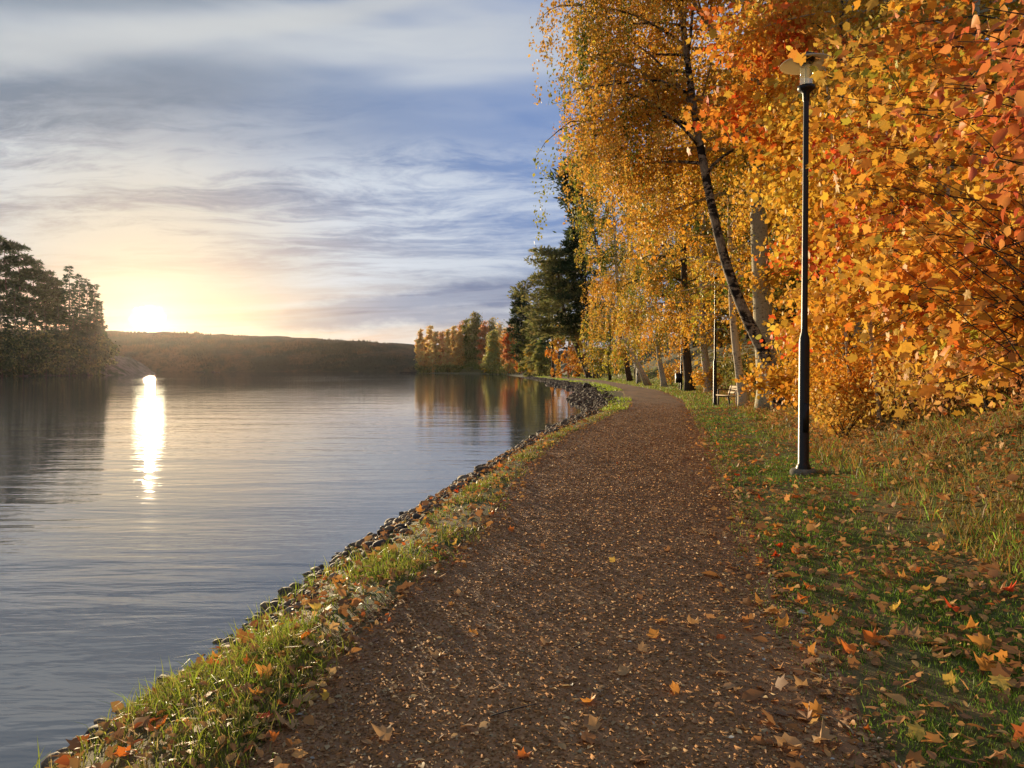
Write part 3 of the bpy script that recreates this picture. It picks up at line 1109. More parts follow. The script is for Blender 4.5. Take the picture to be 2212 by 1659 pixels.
def reach_tree(name, label, group, stems, tr_, barkm, tips, shape, size, pal, per_tip, spread, seed, single=0, accent=None, hang=0.5, sag=0.06, cat='tree', start=(0.1, 0.95), up=0.6, lo=0.35, twig=3, tip_pal=None):
    """tree whose limbs end at given points: stems is a list of trunk polylines"""
    T = Tree(name, label, cat, stems[0][0], group, seed)
    rng = T.rng
    tps = [T.trunk(s, tr_ if i == 0 else np.asarray(tr_) * 0.7, barkm, 9, 0.3, 'trunk' if i == 0 else 'stem') for i, s in enumerate(stems)]
    for tip in tips:
        tip = np.asarray(tip)
        tp = tps[rng.integers(0, len(tps))]
        zt = tp[:, 2]
        want = tip[2] - rng.uniform(0.2, 1.2)
        a = int(np.clip(np.argmin(np.abs(zt - want)), 1, len(tp) - 1))
        lp = curve_to(tp[a], tip, sag, 8, rng, 0.10)
        L = np.linalg.norm(lp[-1] - lp[0])
        g1 = Geo()
        r0 = min(0.028, 0.008 + 0.004 * L)
        g1.tube(T.rel(lp), np.linspace(r0, 0.003, 9), 5)
        segs = [(lp, lo, 1.0)]
        for q in range(twig):
            p, td = seg_sample(lp, 1, rng, 0.35, 0.95)
            side = norm(np.cross(td[0], [0, 0, 1])) * rng.choice([-1, 1])
            tw = limb(p[0], td[0] * .8 + side * rng.uniform(.3, 1) + rng.normal(0, .2, 3), rng.uniform(.35, .9), 4, 0.35, .12, rng)
            g1.tube(T.rel(tw), np.linspace(.006, .002, 5), 4, False)
            segs.append((tw, 0.1, 0.7))
        g1.build('branch', barkm, T.root, True)
        mp = pal
        if accent is not None and rng.uniform() < accent[1]:
            mp = accent[0]
        for pts, l0, wgt in segs:
            c = max(3, int(per_tip * wgt / (1 + .7 * twig) * rng.uniform(.7, 1.3)))
            p, td = seg_sample(pts, c, rng, l0, 1.0)
            off = rng.normal(0, 1, (c, 3)) * np.array([spread, spread, spread * .55])
            bc = pick(mp, 1, rng, .08)[0]
            if tip_pal is not None and rng.uniform() < 0.35:
                bc = pick(tip_pal, 1, rng, .08)[0]
            T.leaves(p + off, size, [0.55 * bc + 0.45 * np.asarray(q) for q in mp], td * .8, hang, up, .22, .16, .7)
    T.crown(shape, None, single)
    return T


# ------------------------------------------------------------------ close trees at the right edge
b1 = np.array([6.7, 7.6, gz1(6.7, 7.6)])
b1b = np.array([6.2, 6.4, gz1(6.2, 6.4)])
tips = [at(*t) for t in [(1840, 130, 9.2), (1830, 175, 9.0), (1800, 240, 9.2), (1785, 205, 8.4), (1810, 100, 8.6), (1835, 120, 8.2), (1845, 330, 8), (1850, 410, 7.6), (1885, 520, 7.6), (1860, 565, 7.3), (1895, 715, 7.2), (1960, 620, 7), (2000, 500, 6.8),
                         (1930, 250, 7.6), (2020, 350, 6.9), (2050, 450, 6.6), (2080, 600, 6.5), (2040, 850, 6.4), (2100, 700, 6.3), (2150, 560, 6), (2170, 770, 6), (1900, 60, 8.6), (2000, 140, 8),
                         (2100, 320, 6.6), (2185, 430, 6.2), (1990, 760, 6.9), (1930, 440, 7.4), (2200, 660, 6.1), (2120, 510, 6.4), (1980, 240, 7.5), (2240, 560, 6.3), (2230, 300, 6.8), (1960, 0, 8.4), (1880, 640, 7.5), (2060, 720, 6.7)]]
reach_tree('maple_tree', 'orange maple with big lobed leaves reaching in from the right edge', None,
           [np.array([b1, b1 + [-.15, .1, 2.0], b1 + [-.2, .3, 4.5], b1 + [-.1, .4, 7.0]]), np.array([b1b, b1b + [-.25, .1, 1.2], b1b + [-.45, .2, 2.6], b1b + [-.5, .3, 4.2]])],
           [.09, .075, .055, .03], BARK, tips, 'maple', 0.10, ORANGE[:2] + ORANGE[3:4] + GOLD[:2] + BRONZE[:1], 150, 0.20, 11, 300, (LIME, .12), 0.45, 0.05, tip_pal=RED, twig=5)
b2 = np.array([5.5, 5.4, gz1(5.5, 5.4)])
tips = [at(*t) for t in [(2035, 180, 5.6), (2060, 90, 5.5), (2045, 265, 5.6), (2110, 210, 5.3), (2150, 340, 5.1), (2175, 100, 5.1), (2200, 490, 5), (2110, 15, 5.4), (2190, 240, 5), (2140, 120, 5.3), (2230, 20, 5.2), (2160, 410, 5.2), (2235, 380, 5), (2080, 330, 5.6)]]
reach_tree('cherry_tree', 'small tree with drooping pink red oval leaves in the upper right corner', None,
           [np.array([b2, b2 + [-.1, .05, 1.6], b2 + [-.15, .1, 3.4], b2 + [-.1, .1, 5.0]])], [.06, .05, .04, .02], BARK, tips, 'oval', 0.10, CHERRY, 60, 0.15, 12, 200, None, 1.1, 0.05, up=0.1)

# slender bare shoots fanning out of the close maple
maple = [o for o in bpy.data.objects if o.name == 'maple_tree'][0]
rg = np.random.default_rng(17)
for k in range(34):
    p0 = at(2330 + rg.uniform(-40, 60), rg.uniform(620, 900), 6.0 + rg.uniform(-.3, .6))
    tx = rg.uniform(1880, 2190)
    p1 = at(tx, rg.uniform(330, 800) - (2200 - tx) * .15, rg.uniform(5.9, 7.2))
    c_ = curve_to(p0, p1, rg.uniform(-.02, .10), 9, rg, .05) - np.array(maple.location)
    Geo().tube(c_, np.linspace(.0085, .0018, 10), 4).build('shoot', BARK, maple, True)

# ------------------------------------------------------------------ maple with scarlet sprays behind the lamp
b3 = gbase(1840, 16.5)
tips = [at(*t) for t in [(1555, 40, 16.5), (1565, 95, 16.2), (1530, 235, 16), (1570, 285, 15.8), (1600, 195, 15.6), (1640, 130, 15.5), (1650, 20, 15.8), (1700, 60, 15.5), (1680, 240, 15.2), (1620, 300, 15.8), (1740, 330, 15), (1770, 520, 15.4), (1790, 650, 15)]]
reach_tree('maple_tree', 'maple behind the near lamp with scarlet leaf sprays at its branch ends', None,
           [np.array([b3, b3 + [-.2, 0, 2.5], b3 + [-.3, .1, 5.5], b3 + [-.2, .2, 9]])], [.13, .11, .08, .04], BARK, tips, 'maple2', 0.15, ORANGE + RED[:1], 190, 0.33, 13, 0, (GOLD, .25), 0.5, 0.07, tip_pal=RED)


def rounded(g): return 0.35 + 0.65 * math.sin(math.pi * min(1, 0.15 + 0.8 * g))


# ------------------------------------------------------------------ yellow trees on the slope behind the lamp
G_SLOPE = 'yellow trees on the slope behind the lamp'
slope = [
    # px, y, height, trunk r, leaves, size, palette, limb length, label, h0, accent
    (1850, 19, 13.0, .13, 16000, .082, GOLD + BRONZE, 1.8, 'golden tree on the slope right behind the near lamp post', .12, (LIME, .10)),
    (1930, 15.5, 11.0, .10, 17000, .08, AMBER + BRONZE, 2.7, 'amber tree on the slope just right of the near lamp post', .10, (GOLD, .3)),
    (2130, 13, 10.0, .09, 10000, .085, OLIVE + AMBER, 2.6, 'olive and amber tree behind the orange maple at the right edge', .10, (LIME, .25)),
    (1850, 24, 14.0, .14, 12000, .12, AMBER, 3.4, 'tall amber tree high on the slope above the near lamp', .15, (GOLD, .3)),
    (2050, 20, 13.0, .13, 10000, .11, OLIVE + GOLD, 3.2, 'tall olive and gold tree high on the slope behind the cherry leaves', .12, (GREENS, .2)),
    (2280, 16, 12.0, .12, 6000, .12, AMBER, 3.2, 'amber tree beyond the pink red leaves at the right edge', .15, (LIME, .2)),
]
for i, (px, y, h, r, nl, sz, pal, ln, lab, h0, acc) in enumerate(slope):
    t = straight(px, y, h, (-0.03, 0), .12, 5, 40 + i)
    broadleaf('aspen_tree', lab, G_SLOPE, t[0], t, [r, r * .85, r * .7, r * .5, .03], ASPEN, 60 + i, 'round', sz, pal, nl, h0, 26, ln, .35, .45, .28, 5, (-.12 if i == 0 else -.40, -.2, 0), .7, limb_parts=(i < 2), accent=acc, shapef=rounded)

# thin saplings with pale stems
SAP = [(1848, 13.5, 6.8, 'pale slender sapling close to the right of the near lamp head', GOLD), (1905, 12.2, 5.6, 'pale slender sapling leaning over the grassy slope right of the lamp', AMBER), (1975, 11.5, 5.2, 'thin sapling among the orange maple leaves on the slope', AMBER),
       (1925, 17.5, 7.0, 'tall thin sapling in the shade behind the orange maple', OLIVE), (1815, 15.8, 6.6, 'thin sapling directly behind the near lamp pole', GOLD), (2090, 10.5, 4.6, 'low thin sapling under the orange maple by the dark hollow', AMBER)]
for i, (px, y, h, lab, pal) in enumerate(SAP):
    t = straight(px, y, h, (-0.10, 0), .06, 5, 90 + i)
    broadleaf('sapling', lab, 'saplings on the slope', t[0], t, [.035, .03, .025, .018, .008], BIRCH, 120 + i, 'round', .095, pal, 2200, .18, 12, 1.3, .5, .4, .26, 3, (-.3, -.2, 0), .7, limb_parts=False, accent=(RED, .12))

# shrubs along the foot of the slope
SHR = [(1810, 14.2, 1.4, AMBER, 'round leaved amber shrub low on the slope behind the lamp pole'), (1905, 12.6, 1.5, ORANGE, 'bright orange shrub on the slope between lamp and right edge'), (1990, 11.6, 1.4, ORANGE, 'orange shrub under the maple branches'),
       (2080, 10.4, 1.1, AMBER, 'amber shrub beside the dark hollow under the maple'), (2200, 9.2, 1.4, ORANGE, 'orange leaved shrub at the right edge above the grass bank'), (1730, 20.5, 1.6, AMBER, 'amber shrub on the bank right of the thick pale trunk'),
       (1690, 27, 1.8, GOLD, 'golden shrub behind the thick pale trunk'), (1600, 38, 2.0, OLIVE, 'olive shrub on the bank behind the bench'), (1540, 46, 2.2, AMBER, 'amber shrub on the bank beyond the bench'), (1450, 66, 2.4, AMBER, 'amber shrub on the bank beyond the lamp with the litter bin'),
       (1850, 15, 1.9, AMBER, 'amber shrub halfway up the slope behind the lamp'), (2020, 13.5, 1.9, GOLD, 'golden shrub halfway up the slope under the maple'), (1640, 33, 2.2, OLIVE, 'olive shrub between the small birch and the thick pale trunk'),
       (1835, 12.6, 0.9, BRONZE, 'low bronze shrub nearest the lamp foot on the bank'), (1950, 10.9, 0.9, BRONZE, 'low bronze shrub in the dry grass below the orange shrubs'), (2040, 9.9, 0.9, RUST, 'low rusty shrub halfway down the bank'),
       (2140, 9.0, 1.0, BRONZE, 'low bronze shrub in the brush near the right edge'), (1770, 17, 1.2, AMBER, 'low amber shrub just behind the lamp pole'), (1870, 13.4, 1.1, ORANGE, 'low orange shrub between two taller ones on the bank'),
       (2215, 8.2, 0.8, RUST, 'small rusty shrub cut by the right edge of the view')]
for i, (px, y, h, pal, lab) in enumerate(SHR):
    b = gbase(px, y)
    T = Tree('shrub', lab, 'shrub', b, 'shrubs along the foot of the slope', 200 + i)
    rg = T.rng
    wood = Geo()
    segs = []
    for s in range(9):
        a = rg.uniform(0, 6.28)
        lp = limb(b + rg.normal(0, .08, 3) * [1, 1, 0], [math.cos(a) * .6, math.sin(a) * .6, 1.0], h * rg.uniform(.7, 1.2), 5, .35, .12, rg)
        wood.tube(T.rel(lp), np.linspace(.014, .003, 6), 4, False)
        segs.append(lp)
        for q in range(3):
            p, td = seg_sample(lp, 1, rg, .3, .9)
            tw = limb(p[0], td[0] + rg.normal(0, .7, 3), h * .35, 4, .4, .15, rg)
            wood.tube(T.rel(tw), np.linspace(.006, .002, 5), 3, False)
            segs.append(tw)
    wood.build('stems', BARK, T.root)
    for lp in segs:
        c = int((1300 if y > 12 else 900) * (.6 if h < 1.05 else 1) / len(segs)) + 8
        p, td = seg_sample(lp, c, rg, .25, 1)
        bc = pick(pal, 1, rg, .1)[0]
        T.leaves(p + rg.normal(0, .16, (c, 3)), (.07 if h < 1.05 else .08) if y < 14.5 else .11, [.5 * bc + .5 * np.asarray(q) for q in pal], td * .5, .5, .3)
    T.crown('oval' if y < 14.5 else 'round')

# ------------------------------------------------------------------ the thick pale trunk and its neighbours
tp = tr(1667, 25, (1652, 760), (1643, 620), (1637, 470), (1631, 310), (1626, 150), (1620, -20), (1612, -260))
broadleaf('aspen_tree', 'tall aspen with a thick pale trunk standing near the bench', None, tp[0], tp, [.40, .33, .29, .27, .25, .20, .15, .05], ASPEN, 301, 'round', .115, GOLD + ORANGE[:1] + BRONZE[:2], 28000, .46, 26, 6.2, .30, .55, .42, 6, (-.9, .55, 0), .7, accent=(AMBER, .35), shapef=rounded, flare=.6)
tp = tr(1690, 24, (1666, 800), (1642, 745), (1605, 675), (1562, 560), (1532, 430), (1507, 300), (1491, 200), (1477, 100), (1466, 0), (1455, -150), (1445, -300))
broadleaf('birch_tree', 'leaning weeping birch with dark flecked trunk and long hanging strands', None, tp[0], tp, [.27, .23, .195, .17, .15, .135, .122, .112, .10, .09, .065, .03], BIRCH_DARK, 302, 'dia', .09, BRONZE + AMBER[:2] + ORANGE[1:2], 60000, .48, 26, 5.4, .55, .75, .30, 6, (-.95, .55, .15), .8, strand=52, weep=2.7, accent=(GREENS + LIME[:1] + OLIVE, .30), shapef=rounded, flare=.3)
tp = tr(1610, 28, (1594, 790), (1582, 690), (1577, 590), (1574, 480), (1570, 350))
broadleaf('birch_tree', 'small white birch with black bands beside the bench', None, tp[0], tp, [.20, .15, .125, .10, .07, .03], BIRCH, 303, 'dia', .10, ORANGE[:2] + GOLD, 5500, .35, 16, 2.2, .3, .5, .30, 4, (-.3, 0, 0), .8, weep=.8, accent=(LIME, .2), shapef=rounded)
tp = tr(1491, 50, (1481, 760), (1478, 680), (1476, 560), (1474, 400), (1470, 230))
broadleaf('birch_tree', 'birch with dark trunk behind the litter bin', None, tp[0], tp, [.32, .27, .24, .20, .14, .05], BARK, 304, 'dia', .135, AMBER + GOLD + BRONZE + OLIVE[:1], 21250, .40, 24, 4.6, .55, .65, .4, 5, (-.5, -.2, 0), .8, weep=1.9, accent=(GREENS + LIME, .40), shapef=rounded)
tp = tr(1536, 46, (1522, 775), (1516, 720), (1515, 640), (1517, 500), (1520, 330), (1522, 200))
broadleaf('birch_tree', 'pale birch with a curved foot behind the bench', None, tp[0], tp, [.32, .24, .2, .17, .13, .08, .03], BIRCH, 305, 'dia', .13, AMBER + ORANGE[:2], 13000, .30, 22, 4.0, .4, .7, .4, 5, (-.3, -.2, 0), .8, weep=2.0, accent=(OLIVE, .3), shapef=rounded)
tp = tr(1436, 62, (1425, 785), (1419, 735), (1415, 640), (1408, 480), (1400, 330))
broadleaf('birch_tree', 'slim white birch left of the lamp with the litter bin', None, tp[0], tp, [.24, .20, .17, .14, .10, .03], BIRCH, 306, 'dia', .155, ORANGE[:2] + GOLD + BRONZE + OLIVE[:1], 18750, .34, 24, 4.6, .55, .65, .45, 5, (-.4, -.2, 0), .8, weep=2.2, accent=(GREENS + LIME, .25), shapef=rounded)
tp = tr(1380, 82, (1372, 770), (1366, 690), (1358, 560), (1350, 430))
broadleaf('birch_tree', 'orange weeping birch hanging over the path bend', None, tp[0], tp, [.24, .2, .17, .12, .04], BIRCH, 307, 'dia', .19, ORANGE[:3] + GOLD + BRONZE + OLIVE[:1], 16250, .30, 26, 5.6, .5, .65, .5, 5, (-.35, -.2, 0), .8, weep=2.6, accent=(LIME, .25), shapef=rounded)
tp = tr(1345, 68, (1338, 720), (1330, 560), (1322, 400), (1316, 300))
broadleaf('birch_tree', 'yellow green weeping birch at the left edge of the near woods', None, tp[0] + [2.5, 0, 0], np.vstack([tp[:1] + [2.5, 0, 0], tp[1:]]), [.26, .2, .16, .11, .04], BIRCH, 308, 'dia', .16, GOLD + LIME + AMBER + BRONZE + OLIVE[:1], 18750, .36, 26, 4.2, .5, .65, .4, 5, (-.2, -.2, 0), .8, weep=2.4, accent=(GREENS, .35), shapef=rounded)
tp = tr(1590, 58, (1585, 700), (1580, 520), (1575, 330), (1572, 150))
broadleaf('birch_tree', 'orange birch rising behind the small white birch', None, tp[0], tp, [.26, .2, .16, .11, .04], BIRCH, 309, 'dia', .15, ORANGE + AMBER, 14000, .30, 26, 4.6, .4, .6, .5, 5, (-.2, -.2, 0), .8, weep=1.8, accent=(OLIVE, .3), shapef=rounded)

# woods closing the view up the slope
BK = [(1560, 75, 22, AMBER, 'amber crown high behind the leaning birch'), (1650, 45, 18, OLIVE + AMBER, 'olive and amber crown behind the thick pale trunk'), (1740, 36, 17, AMBER, 'amber crown high on the slope behind the near lamp head'), (1830, 34, 17, OLIVE, 'olive crown on the hill above the lamp'),
      (1960, 30, 17, AMBER, 'amber crown on the hill above the orange maple'), (2090, 27, 16, OLIVE, 'olive crown on the hill above the cherry leaves'), (2230, 24, 15, AMBER, 'amber crown on the hill at the right edge'), (1500, 95, 22, GOLD, 'golden crown far up the slope behind the birches')]
for i, (px, y, h, pal, lab) in enumerate(BK):
    t = straight(px, y, h, (-.02, 0), .2, 5, 140 + i)
    broadleaf('aspen_tree', lab, 'trees up the slope', t[0], t, [.2, .17, .13, .09, .03], BARK, 160 + i, 'dia', .0046 * y + .08, pal, 8000, .08, 26, 4.4, .35, .5, .55, 4, (-.2, -.2, 0), .6, limb_parts=False, accent=(GREENS, .15), shapef=rounded)
SPB = [(1700, 52, 19, 'dark spruce hidden in the woods behind the thick pale trunk'), (1790, 42, 18, 'dark spruce deep in the woods behind the lamp'), (1900, 38, 18, 'dark spruce deep in the woods above the amber tree'), (2020, 34, 17, 'dark spruce deep in the woods behind the maple'), (2160, 30, 17, 'dark spruce deep in the woods at the right edge'), (1620, 70, 22, 'dark spruce far up the slope behind the birches')]
for i, (px, y, h, lab) in enumerate(SPB):
    spruce('spruce_tree', lab, 'spruces deep in the woods', gbase(px, y), h, 3.6, 180 + i, nwh=20, size=.75, dense=1.1)

# ------------------------------------------------------------------ conifers where the path bends
tp = tr(1274, 128, (1262, 788), (1250, 762), (1236, 728), (1222, 690), (1212, 640), (1205, 590), (1198, 540))
pine('pine_tree', 'broad dark pine leaning out over the path bend', None, tp, [.50, .45, .42, .38, .33, .26, .18, .06], 401, PINE_SUNLIT, .70, 48, .44, 7.4, 80, (1.5, 1.5, .55), (-.55, -.2, -.1), .12)
tp = tr(1287, 122, (1279, 770), (1272, 720), (1265, 650), (1262, 560), (1260, 500))
pine('pine_tree', 'straight dark pine right behind the leaning one', None, tp, [.42, .36, .32, .26, .18, .05], 402, PINE_C, .7, 36, .40, 4.8, 90, (1.3, 1.3, .5), (-.3, 0, 0), .2)
spruce('spruce_tree', 'tall dark spruce rising beside the birch crowns', 'spruces at the path bend', gbase(1248, 150), 32.0, 5.2, 403, SPRUCE_C, 30, .95, (-.02, 0), .34, dense=1.0)
spruce('spruce_tree', 'pointed dark spruce with a thin tip left of the tallest spruce', 'spruces at the path bend', gbase(1194, 150), 25.0, 5.2, 404, SPRUCE_C, 28, 1.0, (0, 0), .25, dense=1.0)
tp = tr(1362, 92, (1320, 640), (1280, 500), (1254, 400), (1246, 350))
pine('pine_tree', 'dark pine top showing left of the hanging birch strands', None, tp, [.32, .26, .2, .13, .04], 410, PINE_C, .55, 30, .55, 3.0, 80, (1.0, 1.0, .45), (-.3, 0, 0), .2)
tp = tr(1140, 235, (1130, 740), (1126, 690), (1124, 634))
pine('pine_tree', 'dark pine standing above the red trees', None, tp, [.4, .33, .25, .06], 405, PINE_C, .95, 36, .12, 4.0, 80, (1.4, 1.4, .8), (0, 0, 0), .2)
spruce('spruce_tree', 'sunlit olive spruce on the left flank of the leaning pine', 'spruces at the path bend', gbase(1165, 185), 22.0, 5.0, 406, PINE_SUNLIT, 24, 1.1, (0, 0), .03, dense=1.0)
tpx = straight(1318, 102, 9.5, (-.02, 0), .1, 5, 9)
broadleaf('willow_tree', 'green bushy willow between the leaning pine and the orange birches', None, tpx[0], tpx, [.2, .16, .12, .08, .03], BARK, 407, 'dia', .27, OLIVE + GREENS + LIME[:1], 6500, .05, 24, 4.6, .5, .5, .6, 4, (-.3, -.2, 0), .5, limb_parts=False, accent=(GOLD, .2), shapef=rounded)
tpx = straight(1228, 141, 11.5, (0, 0), .1, 5, 10)
broadleaf('birch_tree', 'small orange birch seen under the leaning pine', None, tpx[0], tpx, [.18, .15, .1, .07, .03], BIRCH, 408, 'dia', .30, ORANGE, 5200, .05, 20, 4.2, .5, .5, .6, 3, (-.2, -.2, 0), .6, weep=1.5, limb_parts=False, accent=(GOLD, .4), shapef=rounded)
tpx = straight(1266, 138, 9.5, (0, 0), .1, 5, 10)
broadleaf('maple_tree', 'low golden maple behind the foot of the leaning pine', None, tpx[0], tpx, [.18, .15, .1, .07, .03], BARK, 409, 'dia', .30, GOLD + LIME[:1] + ORANGE, 4800, .05, 20, 4.0, .5, .5, .6, 3, (-.2, -.2, 0), .6, limb_parts=False, accent=(ORANGE, .4), shapef=rounded)


# ------------------------------------------------------------------ tree row along the bay and on the promontory
def column_shape(g): return (0.65 + 0.35 * math.sin(math.pi * g)) * min(1, (1.03 - g) * 3.2)
def spire_shape(g): return 1.0 - 0.8 * g
def oval_shape(g): return (0.45 + 0.55 * math.sin(math.pi * min(1, .1 + .75 * g))) * min(1, (1.05 - g) * 2.6)


FAR = [
    # px, y, top py, half width px, palette, shape, leaves, label, accent, kind name
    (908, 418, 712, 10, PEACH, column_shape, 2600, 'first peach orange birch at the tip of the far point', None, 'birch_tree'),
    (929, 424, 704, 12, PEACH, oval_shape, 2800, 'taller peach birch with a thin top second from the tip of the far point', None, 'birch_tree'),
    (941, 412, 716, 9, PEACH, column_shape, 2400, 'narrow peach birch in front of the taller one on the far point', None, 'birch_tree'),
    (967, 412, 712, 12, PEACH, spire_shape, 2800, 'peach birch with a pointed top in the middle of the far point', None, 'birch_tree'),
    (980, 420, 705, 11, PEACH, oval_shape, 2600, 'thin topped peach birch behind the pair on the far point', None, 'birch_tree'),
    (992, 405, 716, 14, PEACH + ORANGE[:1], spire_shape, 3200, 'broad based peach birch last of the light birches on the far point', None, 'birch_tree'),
    (955, 446, 716, 16, RUST, oval_shape, 2400, 'rusty brown tree behind the birches of the far point', None, 'oak_tree'),
    (918, 440, 730, 12, RUST, oval_shape, 1800, 'low rusty tree behind the first birches of the far point', None, 'oak_tree'),
    (1026, 402, 676, 22, [(.40, .33, .10), (.32, .28, .08), (.48, .34, .10)], oval_shape, 4200, 'tall dark olive tree rising above the peach birches', (GREENS, .3), 'oak_tree'),
    (1008, 415, 690, 14, OLIVE, oval_shape, 2200, 'dark olive tree at the left flank of the tallest one', (GREENS, .4), 'oak_tree'),
    (1046, 372, 694, 14, RUST + RED[:1], column_shape, 3000, 'red brown tree between the dark olive tree and the willow', None, 'oak_tree'),
    (1064, 322, 716, 22, [(.50, .46, .14), (.42, .40, .12), (.58, .50, .15)], spire_shape, 4200, 'pale olive willow leaning to the water at the bay', (GOLD, .15), 'willow_tree'),
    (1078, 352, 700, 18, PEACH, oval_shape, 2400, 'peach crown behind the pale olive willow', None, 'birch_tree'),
    (1102, 285, 704, 16, RUST + RED[2:3] + ORANGE[:1], column_shape, 3800, 'red brown maple at the head of the bay', (RED, .3), 'maple_tree'),
    (1122, 258, 713, 9, ORANGE + RED, column_shape, 2600, 'narrow orange red maple right of the red brown one', None, 'maple_tree'),
    (1136, 232, 692, 13, LIME + OLIVE, spire_shape, 3200, 'yellow green tree under the dark pine top', None, 'birch_tree'),
    (1150, 205, 740, 13, GOLD + OLIVE, oval_shape, 2400, 'low golden tree at the left of the spruces', None, 'maple_tree'),
    (1182, 195, 742, 15, OLIVE + GREENS, oval_shape, 3200, 'dark olive bush under the spruces by the path', (RUST, .3), 'willow_tree'),
    (1000, 452, 694, 20, RUST, oval_shape, 2600, 'rusty crown filling the gap behind the light birches', None, 'oak_tree'),
    (1062, 420, 690, 20, [(.46, .36, .11), (.38, .30, .09)], oval_shape, 2600, 'olive brown crown behind the red brown tree', None, 'oak_tree'),
    (1112, 320, 698, 18, BRONZE, oval_shape, 2600, 'bronze crown behind the narrow orange red maple', None, 'oak_tree'),
    (1148, 262, 690, 18, [(.40, .34, .10), (.30, .27, .08)], oval_shape, 2800, 'olive crown between the dark pine top and the spruces', None, 'oak_tree'),
    (1170, 172, 735, 16, [(.42, .38, .10), (.34, .32, .09)], oval_shape, 3000, 'rounded olive tree in front of the spruces by the bay path', None, 'oak_tree'),
    (1090, 330, 712, 14, ORANGE[3:] + PEACH, oval_shape, 2200, 'thin topped orange birch behind the red brown maple', None, 'birch_tree'),
]
for i, (px, y, top, hw, pal, shp, nl, lab, acc, kind) in enumerate(FAR):
    b = gbase(px, y)
    b[2] = max(b[2], WATER_Z + 0.4)
    h = at(px, top, y)[2] - b[2]
    hwm = hw / FPX * y * 1.0
    t = np.array([b + [0, 0, h * k / 4] for k in range(5)])
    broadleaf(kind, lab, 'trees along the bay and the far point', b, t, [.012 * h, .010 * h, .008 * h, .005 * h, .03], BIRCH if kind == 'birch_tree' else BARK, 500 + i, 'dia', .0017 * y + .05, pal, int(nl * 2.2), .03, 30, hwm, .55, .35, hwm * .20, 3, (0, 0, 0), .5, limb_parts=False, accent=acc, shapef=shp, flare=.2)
spruce('spruce_tree', 'dark spruce behind the thin topped peach birches', 'trees along the bay and the far point', gbase(976, 455), 22, 5, 590, nwh=18, size=1.2)
spruce('spruce_tree', 'dark spruce behind the tallest olive tree', 'trees along the bay and the far point', gbase(1032, 440), 27, 6, 591, nwh=18, size=1.2)
# low bushes at the water line of the far point
for i, (px, y, lab) in enumerate([(915, 412, 'low olive bush at the water under the first peach birches'), (955, 404, 'low dark bush at the water between the peach birches'), (985, 398, 'low olive bush at the water under the broad based birch'), (1020, 388, 'low dark bush at the water under the tall olive tree'), (1048, 352, 'low dark bush at the water left of the willow'), (1072, 312, 'low olive bush at the water under the willow'), (1098, 272, 'low dark bush on the bank under the red brown maple')]):
    b = gbase(px, y)
    b[2] = max(b[2], WATER_Z + .1)
    t = np.array([b + [0, 0, k * 1.0] for k in range(5)])
    broadleaf('shrub', lab, 'bushes at the far water line', b, t, [.1, .08, .06, .05, .02], BARK, 600 + i, 'dia', .0012 * y + .05, OLIVE + GREENS, 900, .05, 14, 4.5, .4, .6, .8, 2, (0, 0, 0), .5, limb_parts=False, cat='shrub', shapef=oval_shape)

# ------------------------------------------------------------------ headland wood on the left
HEADS = [
    ('pine', 16, 240, 516, 4.8, 'tall twin crowned pine at the left edge of the headland'), ('pine', 46, 246, 528, 4.8, 'tall open pine second from the left edge'), ('pine', 76, 250, 560, 5.0, 'flat topped pine left of the middle of the headland'),
    ('pine', 100, 255, 588, 4.6, 'lower pine on the falling treetop line of the headland'), ('pine', 122, 258, 606, 4.0, 'pine in the dip of the headland treetops'), ('spruce', 152, 257, 570, 6.0, 'broad spruce standing clear above the dip'),
    ('spruce', 174, 260, 588, 4.6, 'spruce close beside the broad one on the headland'), ('spruce', 190, 262, 598, 3.6, 'slim spruce second from the water side of the headland'), ('spruce', 206, 263, 612, 4.2, 'slim spruce with ragged boughs nearest the water'),
    ('spruce', 216, 265, 648, 3.4, 'short spruce at the water side edge of the headland wood'), ('pine', -20, 238, 520, 5.0, 'pine partly cut by the left edge of the view'), ('spruce', 34, 230, 610, 5.0, 'spruce in the lower left of the headland wood'),
    ('spruce', 66, 238, 640, 5.0, 'spruce in the lower middle of the headland wood'), ('spruce', 98, 244, 660, 5.0, 'spruce below the falling treetop line'), ('spruce', 128, 250, 660, 5.0, 'spruce below the dip in the headland treetops'), ('spruce', 4, 222, 650, 5.5, 'low spruce at the left edge over the water'),
    ('spruce', 160, 254, 670, 4.5, 'low spruce in front of the broad one'), ('spruce', 188, 258, 690, 4.0, 'low spruce in front of the slim pair'), ('bush', 222, 262, 728, 4.0, 'rounded bush at the end of the headland wood'), ('bush', 196, 252, 730, 5, 'rounded bush low above the headland shore'),
    ('bush', 150, 240, 715, 7, 'dark bush on the headland shore under the spruces'), ('bush', 100, 228, 715, 8, 'dark bush in the middle of the headland shore'), ('bush', 50, 214, 715, 8, 'dark bush on the headland shore near the left edge'), ('bush', 5, 200, 715, 8, 'dark bush on the headland shore at the left edge'),
]
